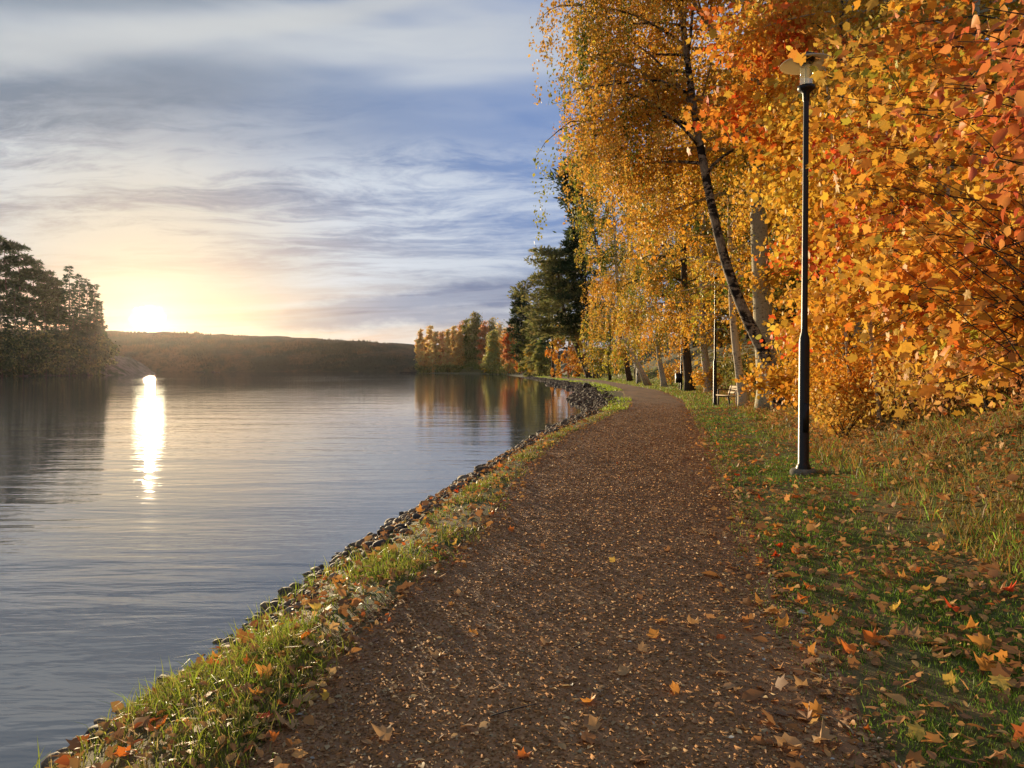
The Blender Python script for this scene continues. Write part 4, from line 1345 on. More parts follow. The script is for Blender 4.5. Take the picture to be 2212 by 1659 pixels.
for i, (kind, px, y, top, wd, lab) in enumerate(HEADS):
    x = at(px, 800, y)[0]
    z0 = float(head_z(np.array([x]), np.array([float(y)]))[0])
    z0 = max(z0, WATER_Z + .3)
    h = max(3.0, at(px, top, y)[2] - z0)
    b = np.array([x, y, z0])
    if kind == 'pine':
        t = np.array([b + [0.01 * h * math.sin(k), 0, h * k / 5] for k in range(6)])
        pine('pine_tree', lab, 'pines and spruces on the headland', t, np.linspace(.42, .06, 6), 700 + i, PINE_C, .95, 26, .45, wd, 70, (1.3, 1.3, .45), (0, 0, 0), .25)
    elif kind == 'spruce':
        spruce('spruce_tree', lab, 'pines and spruces on the headland', b, h, wd, 700 + i, SPRUCE_C, 26, 1.05, (0, 0), .06, dense=1.0)
    else:
        t = np.array([b + [0, 0, h * k / 4] for k in range(5)])
        broadleaf('shrub', lab, 'bushes on the headland shore', b, t, [.12, .1, .08, .06, .02], BARK, 700 + i, 'dia', .75, PINE_C + PINE_SUNLIT[:1], 2600, .05, 18, wd, .4, .5, .9, 2, (0, 0, 0), .5, limb_parts=False, cat='shrub', shapef=oval_shape)

# ================================================================== street furniture
def simple(name, color, rough=0.5, spec=0.4, metal=0.0, grain=0.0, scale=30.0):
    m, n = mat(name)
    c = color
    nb = None
    if grain:
        g = n.node('ShaderNodeTexCoord')
        f = n.noise(g.outputs['Object'], scale, 5, 0.6)
        c = n.mix(n.ramp(f, .3, .7, 0, grain), color, tuple(v * 0.45 for v in color))
        nb = bump(n, f, .25, .01)
    n.t.links.new(principled(n, c, rough, spec, nb, Metallic=metal), n.out.inputs[0])
    return m


POLE = simple("black_painted_steel", (0.014, 0.013, 0.012), 0.42, 0.35, 0.0, .3, 12)
GALV = simple("galvanised_steel", (0.32, 0.31, 0.29), 0.4, 0.5, .6, .3, 20)
SHADE, n = mat("cream_lamp_shade")
sp_ = principled(n, (0.70, 0.62, 0.44), 0.5, 0.3)
tl_ = n.node('ShaderNodeBsdfTranslucent')
n.put(tl_.inputs[0], (.75, .62, .38))
mx_ = n.node('ShaderNodeMixShader')
mx_.inputs[0].default_value = .45
n.t.links.new(sp_, mx_.inputs[1])
n.t.links.new(tl_.outputs[0], mx_.inputs[2])
n.t.links.new(mx_.outputs[0], n.out.inputs[0])
CONC = simple("lichened_concrete", (0.22, 0.20, 0.15), 0.9, 0.1, 0, .7, 14)
WOOD = simple("weathered_bench_wood", (0.42, 0.30, 0.17), 0.7, 0.2, 0, .6, 18)
WOODD = simple("dark_wet_wood", (0.07, 0.055, 0.045), 0.7, 0.2, 0, .6, 10)
WHITE = simple("white_lamp_tube", (0.75, 0.72, 0.62), 0.4, 0.4)
SUNLIT_BOARD = simple("sunlit_board", (0.80, 0.62, 0.30), 0.6, 0.3, 0, .2, 20)  # backrest board coloured bright, sunlight on it put into the colour
GLASS, n = mat("clear_lamp_glass")
t = n.node('ShaderNodeBsdfTransparent')
n.put(t.inputs[0], (.93, .93, .88))
gl_ = n.node('ShaderNodeBsdfGlossy')
gl_.inputs['Roughness'].default_value = .08
df = n.node('ShaderNodeBsdfTranslucent')
n.put(df.inputs[0], (.8, .75, .6))
m1 = n.node('ShaderNodeMixShader')
m1.inputs[0].default_value = .35
n.t.links.new(gl_.outputs[0], m1.inputs[1])
n.t.links.new(df.outputs[0], m1.inputs[2])
m2 = n.node('ShaderNodeMixShader')
m2.inputs[0].default_value = .28
n.t.links.new(t.outputs[0], m2.inputs[1])
n.t.links.new(m1.outputs[0], m2.inputs[2])
n.t.links.new(m2.outputs[0], n.out.inputs[0])


def make_lamp(loc, label):
    t = thing('street_lamp', label, 'lamp', loc, 'park lamps along the path')
    Geo().lathe([(0, -.2), (.17, -.2), (.18, .01), (.165, .035), (.15, .045), (0, .05)], 18).build('base', CONC, t, True)
    g = Geo()
    g.lathe([(.10, .045), (.10, .06), (.085, .10), (.072, .12), (.070, 1.78), (.066, 1.84), (.044, 1.93), (.041, 2.0), (.036, 5.13)], 20)
    g.build('pole', POLE, t, True)
    # service hatch low on the pole
    Geo().box(-.035, -.0735, .55, .035, -.066, .95).build('hatch', POLE, t)
    Geo().lathe([(.036, 5.070), (.045, 5.090), (.048, 5.180), (.09, 5.220), (.115, 5.240), (.115, 5.280), (.02, 5.285)], 24).build('collar', POLE, t, True)
    Geo().lathe([(.085, 5.280), (.085, 5.650), (.081, 5.650), (.081, 5.280)], 24).build('glass', GLASS, t, True)
    Geo().lathe([(0, 5.280), (.026, 5.290), (.026, 5.510), (.018, 5.550), (0, 5.560)], 12).build('bulb', WHITE, t, True)
    Geo().lathe([(.086, 5.640), (.10, 5.650), (.325, 5.585), (.345, 5.572), (.345, 5.578), (.325, 5.595), (.16, 5.650), (.11, 5.680)], 36).build('shade', SHADE, t, True)
    Geo().lathe([(.05, 5.570), (.105, 5.610), (.105, 5.645), (.165, 5.653), (.155, 5.680), (.06, 5.725), (0, 5.730)], 24).build('cap', POLE, t, True)
    return t


def copy_thing(src, loc, label, rotz=0.0):
    r = src.copy()
    COL.objects.link(r)
    r.location = tuple(float(v) for v in loc)
    r.rotation_euler = (0, 0, rotz)
    r['label'] = label
    for ch in src.children:
        c = ch.copy()
        COL.objects.link(c)
        c.parent = r
    return r


def on_ground(x, y, dz=0.0):
    return np.array([x, y, gz1(x, y) + dz])


lamp0 = make_lamp(on_ground(4.02, 10.25, .02), 'nearest black park lamp with round cream shade on the grass verge')
LAMPS = [(8.34, 30.6, 'second black lamp in front of the bench'), (12.07, 53.1, 'lamp with the litter bin fixed to its pole'), (12.96, 77, 'lamp left of the slim white birch on the green verge'),
         (16.4, 99.7, 'lamp just behind the one on the green verge'), (13.9, 121, 'lamp right of the leaning pine foot'), (13.9, 142, 'lamp hidden half behind the leaning pine trunk'), (16.2, 193, 'small far lamp left of the leaning pine'),
         (16.6, 232, 'tiny lamp second farthest along the path'), (15.3, 254, 'tiny lamp farthest along the path')]
for x, y, lab in LAMPS:
    copy_thing(lamp0, on_ground(x, y), lab, RNG.uniform(0, 6))

# litter bin on its own post beside the third lamp
b = on_ground(11.80, 52.6)
t = thing('litter_bin', 'black litter bin on a grey post beside the third lamp', 'bin', b)
Geo().tube([[0, 0, -.2], [0, 0, 1.35]], [.035, .035], 10).build('post', GALV, t, True)
g = Geo()
g.box(-.24, -.20, .55, .20, .20, .575).box(-.24, -.20, .575, -.22, .20, 1.22).box(.18, -.20, .575, .20, .20, 1.22).box(-.22, -.20, .575, .18, -.18, 1.22).box(-.22, .18, .575, .18, .20, 1.22)
g.build('body', POLE, t)
g = Geo()
g.box(-.25, -.21, 1.42, .21, .21, 1.45)
g.build('lid', POLE, t)
g = Geo()
for sx in (-.235, .185):
    for sy in (-.19, .18):
        g.box(sx, sy, 1.222, sx + .012, sy + .012, 1.42)
g.build('lid_frame', GALV, t)

# bench facing the lake
bb = on_ground(8.72, 29.3)
t = thing('park_bench', 'wooden park bench with sunlit board on its backrest facing the lake behind the second lamp', 'bench', bb, None, R(12))
L = 1.7
for k, x in enumerate(np.linspace(-.27, .13, 5)):
    Geo().bar([x, -L / 2, .45 + .01 * (x < -.25)], [x, L / 2, .45 + .01 * (x < -.25)], .085, .035).build('slat', WOOD, t)
for k, (x, z) in enumerate([(.235, .57), (.27, .68), (.305, .79)]):
    Geo().bar([x, -L / 2, z], [x, L / 2, z], .03, .085, (.32, 0, 1)).build('slat', WOOD, t)
Geo().bar([.272, -L / 2 + .02, .82], [.272, -L / 2 + .62, .82], .012, .19, (.32, 0, 1)).build('board', SUNLIT_BOARD, t)
for y in (-L / 2 + .12, L / 2 - .12):
    Geo().bar([-.27, y, -.05], [-.27, y, .66], .05, .05, (1, 0, 0)).build('leg', WOODD, t)
    Geo().bar([.26, y, -.05], [.14, y, .44], .05, .05, (1, 0, 0)).build('leg', WOODD, t)
    Geo().bar([.175, y, .40], [.335, y, .86], .045, .05, (1, 0, 0)).build('back_post', WOODD, t)
    Geo().bar([-.30, y, .675], [.24, y, .675], .06, .035).build('armrest', WOODD, t)
    Geo().bar([-.29, y, .405], [.18, y, .405], .045, .05).build('rail', WOODD, t)

# small jetty at the tip of the far point
jb = np.array([-52.0, 405.0, WATER_Z])
t = thing('jetty', 'low dark jetty sticking out from the tip of the far point', 'jetty', jb)
for k in range(9):
    Geo().box(-9.0 + k * 1.0, -1.0, .45, -9.0 + k * 1.0 + .93, 1.0, .62).build('plank', WOODD, t)
Geo().box(-9.0, -.85, .25, 0.2, -.65, .446).build('beam', WOODD, t)
Geo().box(-9.0, .65, .25, 0.2, .85, .446).build('beam', WOODD, t)
for x in (-8.6, -5.5, -2.5):
    for y in (-1.1, 1.1):
        Geo().tube([[x, y, -1], [x, y, 1.2]], [.12, .12], 8).build('post', WOODD, t, True)
for x, y, lab, kind in [(at(434, 800, 560)[0], 560.0, 'low dark raft moored on the lake left of the other one', 0), (at(466, 800, 540)[0], 540.0, 'larger dark raft with a raised box moored on the lake', 1)]:
    t = thing('raft', lab, 'raft', (x, y, WATER_Z), 'moored rafts on the lake')
    Geo().box(-2.6, -1.2, -.1, 2.6, 1.2, .25).build('float', WOODD, t)
    Geo().box(-2.7, -1.3, .252, 2.7, 1.3, .36).build('deck', WOODD, t)
    if kind:
        Geo().box(-2.2, -.7, .362, -.8, .7, 1.0).build('box', WOODD, t)
    for sx in (-2.3, 2.3):
        Geo().tube([[sx, 0, .3], [sx, 0, 1.0]], [.08, .08], 6).build('post', WOODD, t)

# ================================================================== shore stones
STONE, n = mat("shore_stone")
a = n.node('ShaderNodeAttribute')
a.attribute_name = 'tint'
g = n.node('ShaderNodeNewGeometry')
f = n.noise(g.outputs['Position'], 26, 5, .65)
n.t.links.new(principled(n, n.mix(n.ramp(f, .35, .65, 0, .5), a.outputs['Color'], (.04, .032, .024)), .75, .18, bump(n, f, .35, .02)), n.out.inputs[0])
SEG = 8


def stone_shape(seed):
    rg = np.random.default_rng(seed)
    V = [[0, 0, .62]]
    for rr, zz in ((.62, .5), (.98, .12), (.78, -.3)):
        for k in range(SEG):
            a_ = 2 * math.pi * (k + rg.uniform(-.2, .2)) / SEG
            q = rr * rg.uniform(.86, 1.12)
            V.append([q * math.cos(a_), q * math.sin(a_) * .8, zz + rg.uniform(-.06, .06)])
    V = np.array(V)
    T = [[0, 1 + k, 1 + (k + 1) % SEG] for k in range(SEG)]
    for ring in range(2):
        b0 = 1 + ring * SEG
        for k in range(SEG):
            k2 = (k + 1) % SEG
            T += [[b0 + k, b0 + SEG + k, b0 + SEG + k2], [b0 + k, b0 + SEG + k2, b0 + k2]]
    return V, np.array(T)


SV = [stone_shape(k) for k in range(8)]
S_COL = np.array([(.11, .074, .047), (.15, .10, .062), (.08, .058, .042), (.20, .13, .078), (.125, .085, .054), (.24, .17, .11)])
STV = [[mesh_data("stone", v, T, [STONE], np.tile(c, (len(v), 1)), True) for c in S_COL] for v, T in SV]
pts = []
rg = np.random.default_rng(31)
y = 3.4
while y < 190:
    s, l = float(XS(y)), float(XL(y))
    w = l - s
    frac = np.interp(y, [3, 6, 10, 20, 26, 34, 60, 95, 110, 190], [.36, .44, .56, .64, .58, .75, .72, .62, .5, .4])
    band = w * frac
    sz = 0.072 + 0.0026 * min(y, 60)
    rowsn = max(2, int(band / (sz * 1.25)))
    if y > 45:
        rowsn = max(3, int(rowsn * .7))
    for k in range(rowsn):
        u = (k + rg.uniform(0, 1)) / rowsn
        if u > .75 and rg.uniform() < .45:
            continue
        x = s - .10 + (band + .1) * u
        yy = y + rg.uniform(-.5, .5) * sz
        r = sz * .5 * np.exp(rg.normal(-.12, .32)) * (1.25 if u < .3 else 1)
        pts.append((x, yy, r))
    y += sz * 1.15
pts = np.array(pts)
zz = np.maximum(gz(pts[:, 0], pts[:, 1]), WATER_Z - .03)
vis = pts[:, 2] / pts[:, 1] * np.where(np.abs(pts[:, 0] / pts[:, 1] - .0) < .66, 1, .01)
order = np.argsort(-vis)
bank_root = bpy.data.objects['ground']
for i in order[:300]:
    o = bpy.data.objects.new("stone", STV[rg.integers(0, 8)][rg.integers(0, len(S_COL))])
    link(o, bank_root)
    r = pts[i, 2]
    o.location = (pts[i, 0], pts[i, 1], zz[i] + r * .25)
    o.rotation_euler = (rg.normal(0, .25), rg.normal(0, .25) - .15, rg.uniform(0, 6.28))
    o.scale = (r * rg.uniform(.9, 1.25), r * rg.uniform(.9, 1.2), r * rg.uniform(.7, 1.0))
G = Geo()
for i in order[300:]:
    v, T = SV[rg.integers(0, 8)]
    r = pts[i, 2]
    a_ = rg.uniform(0, 6.28)
    ca, sa = math.cos(a_), math.sin(a_)
    vv = v * [r * 1.1, r, r * .85]
    vv = np.column_stack([vv[:, 0] * ca - vv[:, 1] * sa, vv[:, 0] * sa + vv[:, 1] * ca, vv[:, 2]])
    G.push(vv + [pts[i, 0], pts[i, 1], zz[i] + r * .25], None, T, S_COL[rg.integers(0, len(S_COL))])
G.build("shore_pebbles", STONE, None, True, kind='stuff', label='dark rounded stones heaped along the shore', category='stones')

# ================================================================== grit on the path
rg = np.random.default_rng(41)
N = 120000
yy = 2.1 * np.exp(rg.uniform(0, 1, N) ** 1.25 * math.log(34 / 2.1))
l, r = XL(yy), XR(yy)
u = rg.uniform(-.03, 1.03, N)
xx = l + (r - l) * u
keep = (np.abs(xx / yy) < .75) & (rg.uniform(0, 1, N) < np.clip((36 - yy) / 24, 0, 1))
xx, yy = xx[keep], yy[keep]
N = len(xx)
sz = np.exp(rg.normal(math.log(.0060), .40, N)) * (0.8 + yy * .075)
sz = np.clip(sz, .002, .017)
tet = np.array([[1, 1, 1], [1, -1, -1], [-1, 1, -1], [-1, -1, 1]], float) / 1.5
V = tet[None] * sz[:, None, None] * rg.uniform(.55, 1.2, (N, 4, 1)) * np.array([1.2, 1.2, .62])
a_ = rg.uniform(0, 6.28, N)
ca, sa = np.cos(a_), np.sin(a_)
V = np.stack([V[..., 0] * ca[:, None] - V[..., 1] * sa[:, None], V[..., 0] * sa[:, None] + V[..., 1] * ca[:, None], V[..., 2]], -1)
V += np.stack([xx, yy, pz(xx, yy) + sz * .12], -1)[:, None, :]
F = (np.arange(N)[:, None, None] * 4 + np.array([[0, 1, 2], [0, 3, 1], [0, 2, 3]])[None]).reshape(-1, 3)
GC = np.array([(.33, .158, .058), (.27, .128, .046), (.38, .195, .078), (.40, .24, .11), (.19, .10, .042), (.42, .30, .16)])
C = GC[rg.choice(6, N, p=[.3, .25, .2, .1, .1, .05])]
GRIT, n = mat("path_grit")
a = n.node('ShaderNodeAttribute')
a.attribute_name = 'tint'
n.t.links.new(principled(n, a.outputs['Color'], .85, .12), n.out.inputs[0])
add("path_grit_gravel", V.reshape(-1, 3), F, GRIT, None, np.repeat(C, 4, 0), False, kind='stuff', label='coarse brown grit and gravel on the path', category='gravel')


# ================================================================== grass
def blades(name, X, Y, Z, H, Wd, C, bend, rng, label, seg5=False):
    N = len(X)
    a_ = rng.uniform(0, 6.28, N)
    dx, dy = np.cos(a_), np.sin(a_)
    lean = rng.uniform(.2, 1.0, N) * bend
    b = rng.uniform(0, 6.28, N)
    lx, ly = np.cos(b) * lean * H, np.sin(b) * lean * H
    P = np.stack([X, Y, Z], -1)
    side = np.stack([dx, dy, np.zeros(N)], -1) * Wd[:, None] * .5
    tip = P + np.stack([lx, ly, H * (1 - .35 * lean ** 2)], -1)
    if seg5:
        midp = P + np.stack([lx * .35, ly * .35, H * .58], -1)
        V = np.stack([P - side, P + side, midp + side * .8, midp - side * .8, tip], 1)
        F = np.array([[0, 1, 2], [0, 2, 3], [3, 2, 4]])
        k = 5
    else:
        V = np.stack([P - side, P + side, tip], 1)
        F = np.array([[0, 1, 2]])
        k = 3
    F = (np.arange(N)[:, None, None] * k + F[None]).reshape(-1, 3)
    return add(name, V.reshape(-1, 3), F, BLADE, None, np.repeat(C, k, 0), True, kind='stuff', label=label, category='grass')


rg = np.random.default_rng(51)
GR = np.array([(.14, .25, .03), (.18, .28, .035), (.22, .30, .05), (.11, .20, .026)])
DRY = np.array([(.42, .30, .10), (.34, .25, .08), (.50, .38, .15), (.26, .22, .06), (.22, .24, .05)])
# lawn between path and slope
N = 190000
yy = 2.2 * np.exp(rg.uniform(0, 1, N) ** 1.1 * math.log(30 / 2.2))
q = rg.uniform(0, 1, N) ** 1.2 * 5.2 - .12
xx = XR(yy) + q + .10 * vnoise(yy * 1.3, yy * 0 + 2, 3)
m = vnoise(xx * 1.6, yy * 1.1, 21, 3)
edge = np.clip((q + .05) / .45, 0, 1)
keep = (rg.uniform(0, 1, N) < np.clip(.55 + m * 1.1, .10, 1) * (.25 + .75 * edge)) & (np.abs(xx / yy) < .78)
xx, yy, q, m = xx[keep], yy[keep], q[keep], m[keep]
N = len(xx)
dry = np.clip((q - 1.4) / 1.6 + .35 * vnoise(xx * .8, yy * .6, 77), 0, 1)
isd = rg.uniform(0, 1, N) < dry * .75
C = np.where(isd[:, None], DRY[rg.integers(0, 5, N)], GR[rg.integers(0, 4, N)]) * np.exp(rg.normal(0, .2, (N, 1)))
H = np.where(isd, rg.uniform(.05, .15, N), rg.uniform(.022, .055, N)) * (1 + .012 * yy)
Wd = rg.uniform(.0035, .006, N) * (1 + yy * .10)
blades("lawn_grass", xx, yy, gz(xx, yy) - .004, H, Wd, C, .8, rg, 'short green grass of the lawn beside the path')
# long dry grass on the slope
N = 52000
yy = 3.5 * np.exp(rg.uniform(0, 1, N) * math.log(60 / 3.5))
q = 1.5 + rg.uniform(0, 1, N) * 5.0
xx = XR(yy) + q
keep = (rg.uniform(0, 1, N) < np.clip(.6 + vnoise(xx * .9, yy * .7, 33), .1, 1)) & (np.abs(xx / yy) < .8)
xx, yy = xx[keep], yy[keep]
N = len(xx)
C = np.where((rg.uniform(0, 1, N) < .22 + .4 * vnoise(xx * .7, yy * .5, 55))[:, None], GR[rg.integers(0, 4, N)] * 1.2, DRY[rg.integers(0, 5, N)] * np.array([.78, .56, .42])) * np.exp(rg.normal(0, .3, (N, 1)))
blades("slope_grass", xx, yy, gz(xx, yy) - .01, np.clip(np.exp(rg.normal(-2.1, .4, N)), .04, .30), rg.uniform(.004, .007, N) * (1 + yy * .09), C, 1.1, rg, 'long dry straw coloured grass on the bank', True)
# far verges
N = 30000
yy = 28 * np.exp(rg.uniform(0, 1, N) * math.log(190 / 28))
q = rg.uniform(-.2, 5.5, N)
xx = XR(yy) + q
C = np.where((rg.uniform(0, 1, N) < .5)[:, None], GR[rg.integers(0, 4, N)] * 1.25, DRY[rg.integers(0, 5, N)])
blades("verge_grass", xx, yy, gz(xx, yy) - .01, rg.uniform(.06, .16, N), .006 + .0009 * yy, C, .8, rg, 'grass of the far verge along the path')
# tufts along the shore
N = 60000
yy = 2.2 * np.exp(rg.uniform(0, 1, N) ** 1.2 * math.log(28 / 2.2))
s, l = XS(yy), XL(yy)
u = rg.uniform(0.12, 1.06, N)
xx = s + (l - s) * u
m = vnoise(xx * 2.2, yy * 1.6, 91, 3)
lo = np.interp(yy, [2, 4.0, 5.0, 7, 10, 16, 28], [.05, .10, .35, .42, .50, .62, .70])
keep = (u > lo + m * .10) & (rg.uniform(0, 1, N) < np.clip(.56 + m * 1.6, .08, 1) * np.clip((1.08 - u) / .3, 0, 1)) & (np.abs(xx / yy) < .82)
xx, yy, m = xx[keep], yy[keep], m[keep]
N = len(xx)
C = np.where((rg.uniform(0, 1, N) < .42)[:, None], DRY[rg.integers(0, 5, N)], GR[rg.integers(0, 4, N)] * np.array([1.55, 1.15, 1.0])) * np.exp(rg.normal(0, .2, (N, 1)))
H = rg.uniform(.03, .085, N) * (1 + .5 * np.clip(m, 0, 1)) * np.where(yy < 4.2, 1.25, 1)
blades("shore_grass", xx, yy, gz(xx, yy) - .006, H, rg.uniform(.003, .0055, N) * (1 + yy * .10), C, 1.0, rg, 'spiky grass tufts along the water edge', True)
N = 9000
yy = 28 * np.exp(rg.uniform(0, 1, N) * math.log(200 / 28))
s, l = XS(yy), XL(yy)
u = rg.uniform(.55, 1.1, N)
xx = s + (l - s) * u
keep = rg.uniform(0, 1, N) < np.clip(.4 + 1.4 * vnoise(xx * .25, yy * .12, 19), .02, 1)
xx, yy = xx[keep], yy[keep]
N = len(xx)
C = GR[rg.integers(0, 4, N)] * np.array([2.0, 1.6, 1.3])
blades("bay_grass", xx, yy, gz(xx, yy) - .01, rg.uniform(.06, .15, N), .006 + .0009 * yy, C, .8, rg, 'grass patches above the stones of the bay')

# ================================================================== fallen leaves
L_COL = np.array([(.50, .24, .08), (.58, .30, .10), (.44, .19, .06), (.36, .17, .07), (.60, .36, .13), (.30, .15, .07), (.62, .16, .04)])


def litter(name, X, Y, Z, size, shape, C, rng, label, flat=.35):
    N = len(X)
    a_ = rng.uniform(0, 6.28, N)
    tip = np.stack([np.cos(a_), np.sin(a_), rng.normal(.08, flat * .6, N)], -1)
    nb = np.stack([rng.normal(0, flat, N), rng.normal(0, flat, N), np.ones(N)], -1)
    V, F, CC = leaf_mesh(shape, np.stack([X, Y, Z], -1), leaf_frames(tip, nb, rng), size, C)
    return add(name, V, F, DEADLEAF, None, CC, True, kind='stuff', label=label, category='leaf litter')


rg = np.random.default_rng(61)
N = 34000
yy = 2.3 * np.exp(rg.uniform(0, 1, N) * math.log(55 / 2.3))
q = rg.uniform(0, 1, N) * 7.0 - .45
xx = XR(yy) + q
keep = (rg.uniform(0, 1, N) < np.clip(.6 + vnoise(xx * 1.1, yy * .8, 44), .15, 1)) & (np.abs(xx / yy) < .8)
xx, yy, q = xx[keep], yy[keep], q[keep]
N = len(xx)
litter("leaf_litter", xx, yy, gz(xx, yy) + np.where(q < .1, .006, np.where(q > 1.9, rg.uniform(.02, .12, N), rg.uniform(.012, .04, N))), np.exp(rg.normal(math.log(.042), .35, N)) * (1 + .02 * yy), 'oval', L_COL[rg.choice(7, N, p=[.22, .18, .18, .16, .12, .11, .03])] * np.exp(rg.normal(0, .2, (N, 1))), rg, 'small brown and orange leaves scattered over the lawn and bank', .5)
N = 9500
yy = 2.2 * np.exp(rg.uniform(0, 1, N) ** 1.1 * math.log(40 / 2.2))
l, r = XL(yy), XR(yy)
u = rg.beta(.6, .45, N)
xx = l - .1 + (r - l + .2) * u
keep = (np.abs(xx / yy) < .8)
xx, yy = xx[keep], yy[keep]
N = len(xx)
PC = np.array([(.42, .24, .11), (.52, .34, .16), (.32, .18, .09), (.60, .44, .22), (.24, .14, .08), (.52, .50, .42)])
litter("path_leaf_litter", xx, yy, pz(xx, yy) + .006, np.exp(rg.normal(math.log(.021), .4, N)) * (1 + .02 * yy), 'oval', PC[rg.choice(6, N, p=[.3, .22, .22, .12, .11, .03])] * np.exp(rg.normal(0, .18, (N, 1))), rg, 'small pale birch leaves trodden into the path', .28)
N = 3600
yy = 2.4 * np.exp(rg.uniform(0, 1, N) * math.log(34 / 2.4))
s, l = XS(yy), XL(yy)
u = rg.uniform(.08, 1.12, N)
xx = s + (l - s) * u
litter("shore_leaf_litter", xx, yy, gz(xx, yy) + .035, np.exp(rg.normal(math.log(.04), .35, N)) * (1 + .015 * yy), 'oval', L_COL[rg.choice(7, N, p=[.22, .18, .18, .12, .14, .08, .08])] * np.exp(rg.normal(0, .2, (N, 1))), rg, 'small orange leaves caught in the shore grass', .6)

N = 16000
yy = 4.0 * np.exp(rg.uniform(0, 1, N) * math.log(45 / 4.0))
q = 1.7 + 5.5 * rg.uniform(0, 1, N)
xx = XR(yy) + q
keep = (np.abs(xx / yy) < .8) & (rg.uniform(0, 1, N) < np.clip(.6 + .9 * vnoise(xx * .8, yy * .6, 66), .1, 1))
xx, yy = xx[keep], yy[keep]
N = len(xx)
litter("bank_leaf_litter", xx, yy, gz(xx, yy) + rg.uniform(.02, .22, N), np.exp(rg.normal(math.log(.05), .35, N)) * (1 + .02 * yy), 'oval', L_COL[rg.choice(7, N, p=[.26, .22, .20, .14, .08, .08, .02])] * np.exp(rg.normal(0, .22, (N, 1))), rg, 'rusty leaves caught in the dry brush of the bank', .9)
# the many broken maple leaves between the whole ones
N = 2100
yy = 2.4 * np.exp(rg.uniform(0, 1, N) * math.log(26 / 2.4))
q = np.where(rg.uniform(0, 1, N) < .5, rg.uniform(-.35, 2.2, N), rg.uniform(2.0, 5.5, N))
xx = XR(yy) + q
onb = rg.uniform(0, 1, N) < .22
xx = np.where(onb, XS(yy) + (XL(yy) - XS(yy)) * rg.uniform(.15, 1.05, N), xx)
litter("broken_leaf_litter", xx, yy, np.where((xx > XL(yy)) & (xx < XR(yy)), pz(xx, yy) + .01, gz(xx, yy) + .032), np.exp(rg.normal(math.log(.06), .3, N)), 'maple2', L_COL[rg.choice(7, N, p=[.20, .18, .20, .20, .08, .12, .02])] * np.exp(rg.normal(0, .22, (N, 1))), rg, 'crumpled brown maple leaves lying thick on the lawn and shore strip', .75)
# long stray blades at the very edge of the water
N = 900
yy = rg.uniform(2.4, 6.5, N)
s, l = XS(yy), XL(yy)
u = rg.uniform(.02, .85, N)
xx = s + (l - s) * u
keep = vnoise(xx * 2.2, yy * 1.6, 91, 3) > -.15
xx, yy = xx[keep], yy[keep]
N = len(xx)
blades("long_shore_grass", xx, yy, gz(xx, yy) - .006, rg.uniform(.10, .22, N), rg.uniform(.003, .005, N) * 1.3, GR[rg.integers(0, 4, N)] * np.array([1.9, 1.45, 1.2]), 1.15, rg, 'long stray grass blades over the water edge', True)

# single maple leaves
TINTS = {'bright red': (.80, .10, .025), 'orange red': (.80, .22, .04), 'orange': (.78, .34, .07), 'golden': (.82, .52, .10), 'tan': (.52, .30, .13), 'brown': (.34, .17, .075)}
LM = {}
for tn, tc in TINTS.items():
    for cv in range(4):
        V0, F0 = SHAPES['maple']
        V = V0.copy()
        V[:, 1] -= .4
        rr = np.hypot(V[:, 0], V[:, 1])
        a0 = cv * 1.7 + .4
        V[:, 2] += [.35, .80, .65, 1.1][cv] * rr ** 2 * (0.5 + np.abs(np.cos(np.arctan2(V[:, 1], V[:, 0]) - a0))) + [0, .10, -.12, .06][cv] * np.sin(V[:, 0] * 5 + cv)
        V += np.random.default_rng(cv * 7 + 3).normal(0, .035, V.shape)
        LM[tn, cv] = mesh_data("fallen_leaf", V, F0, [DEADLEAF], np.tile(tc, (len(V), 1)), True)


CURL = ['flat', 'cupped', 'curled', 'folded']


def fallen(x, y, z, size, tint, label, group, rng, cv=None):
    o = bpy.data.objects.new("fallen_leaf", LM[tint, int(rng.integers(0, 4)) if cv is None else cv])
    link(o)
    o.location = (float(x), float(y), float(z))
    o.rotation_euler = (rng.normal(0, .4), rng.normal(0, .4), rng.uniform(0, 6.28))
    size *= .82 if group == GP else .9
    o.scale = (size, size * rng.uniform(.75, 1.05), size)
    o['label'] = label
    o['category'] = 'leaf'
    o['group'] = group


rg = np.random.default_rng(71)
GL, GP, GS = 'maple leaves fallen on the lawn', 'maple leaves fallen on the path', 'maple leaves in the shore grass'


def ground_at(px, py):
    """ground point seen at a picture position, found by walking along the ray"""
    lo_, hi_ = 1.5, 400.0
    for k in range(60):
        md = .5 * (lo_ + hi_)
        p = at(px, py, md)
        if p[2] > gz1(p[0], md):
            lo_ = md
        else:
            hi_ = md
    return at(px, py, lo_)


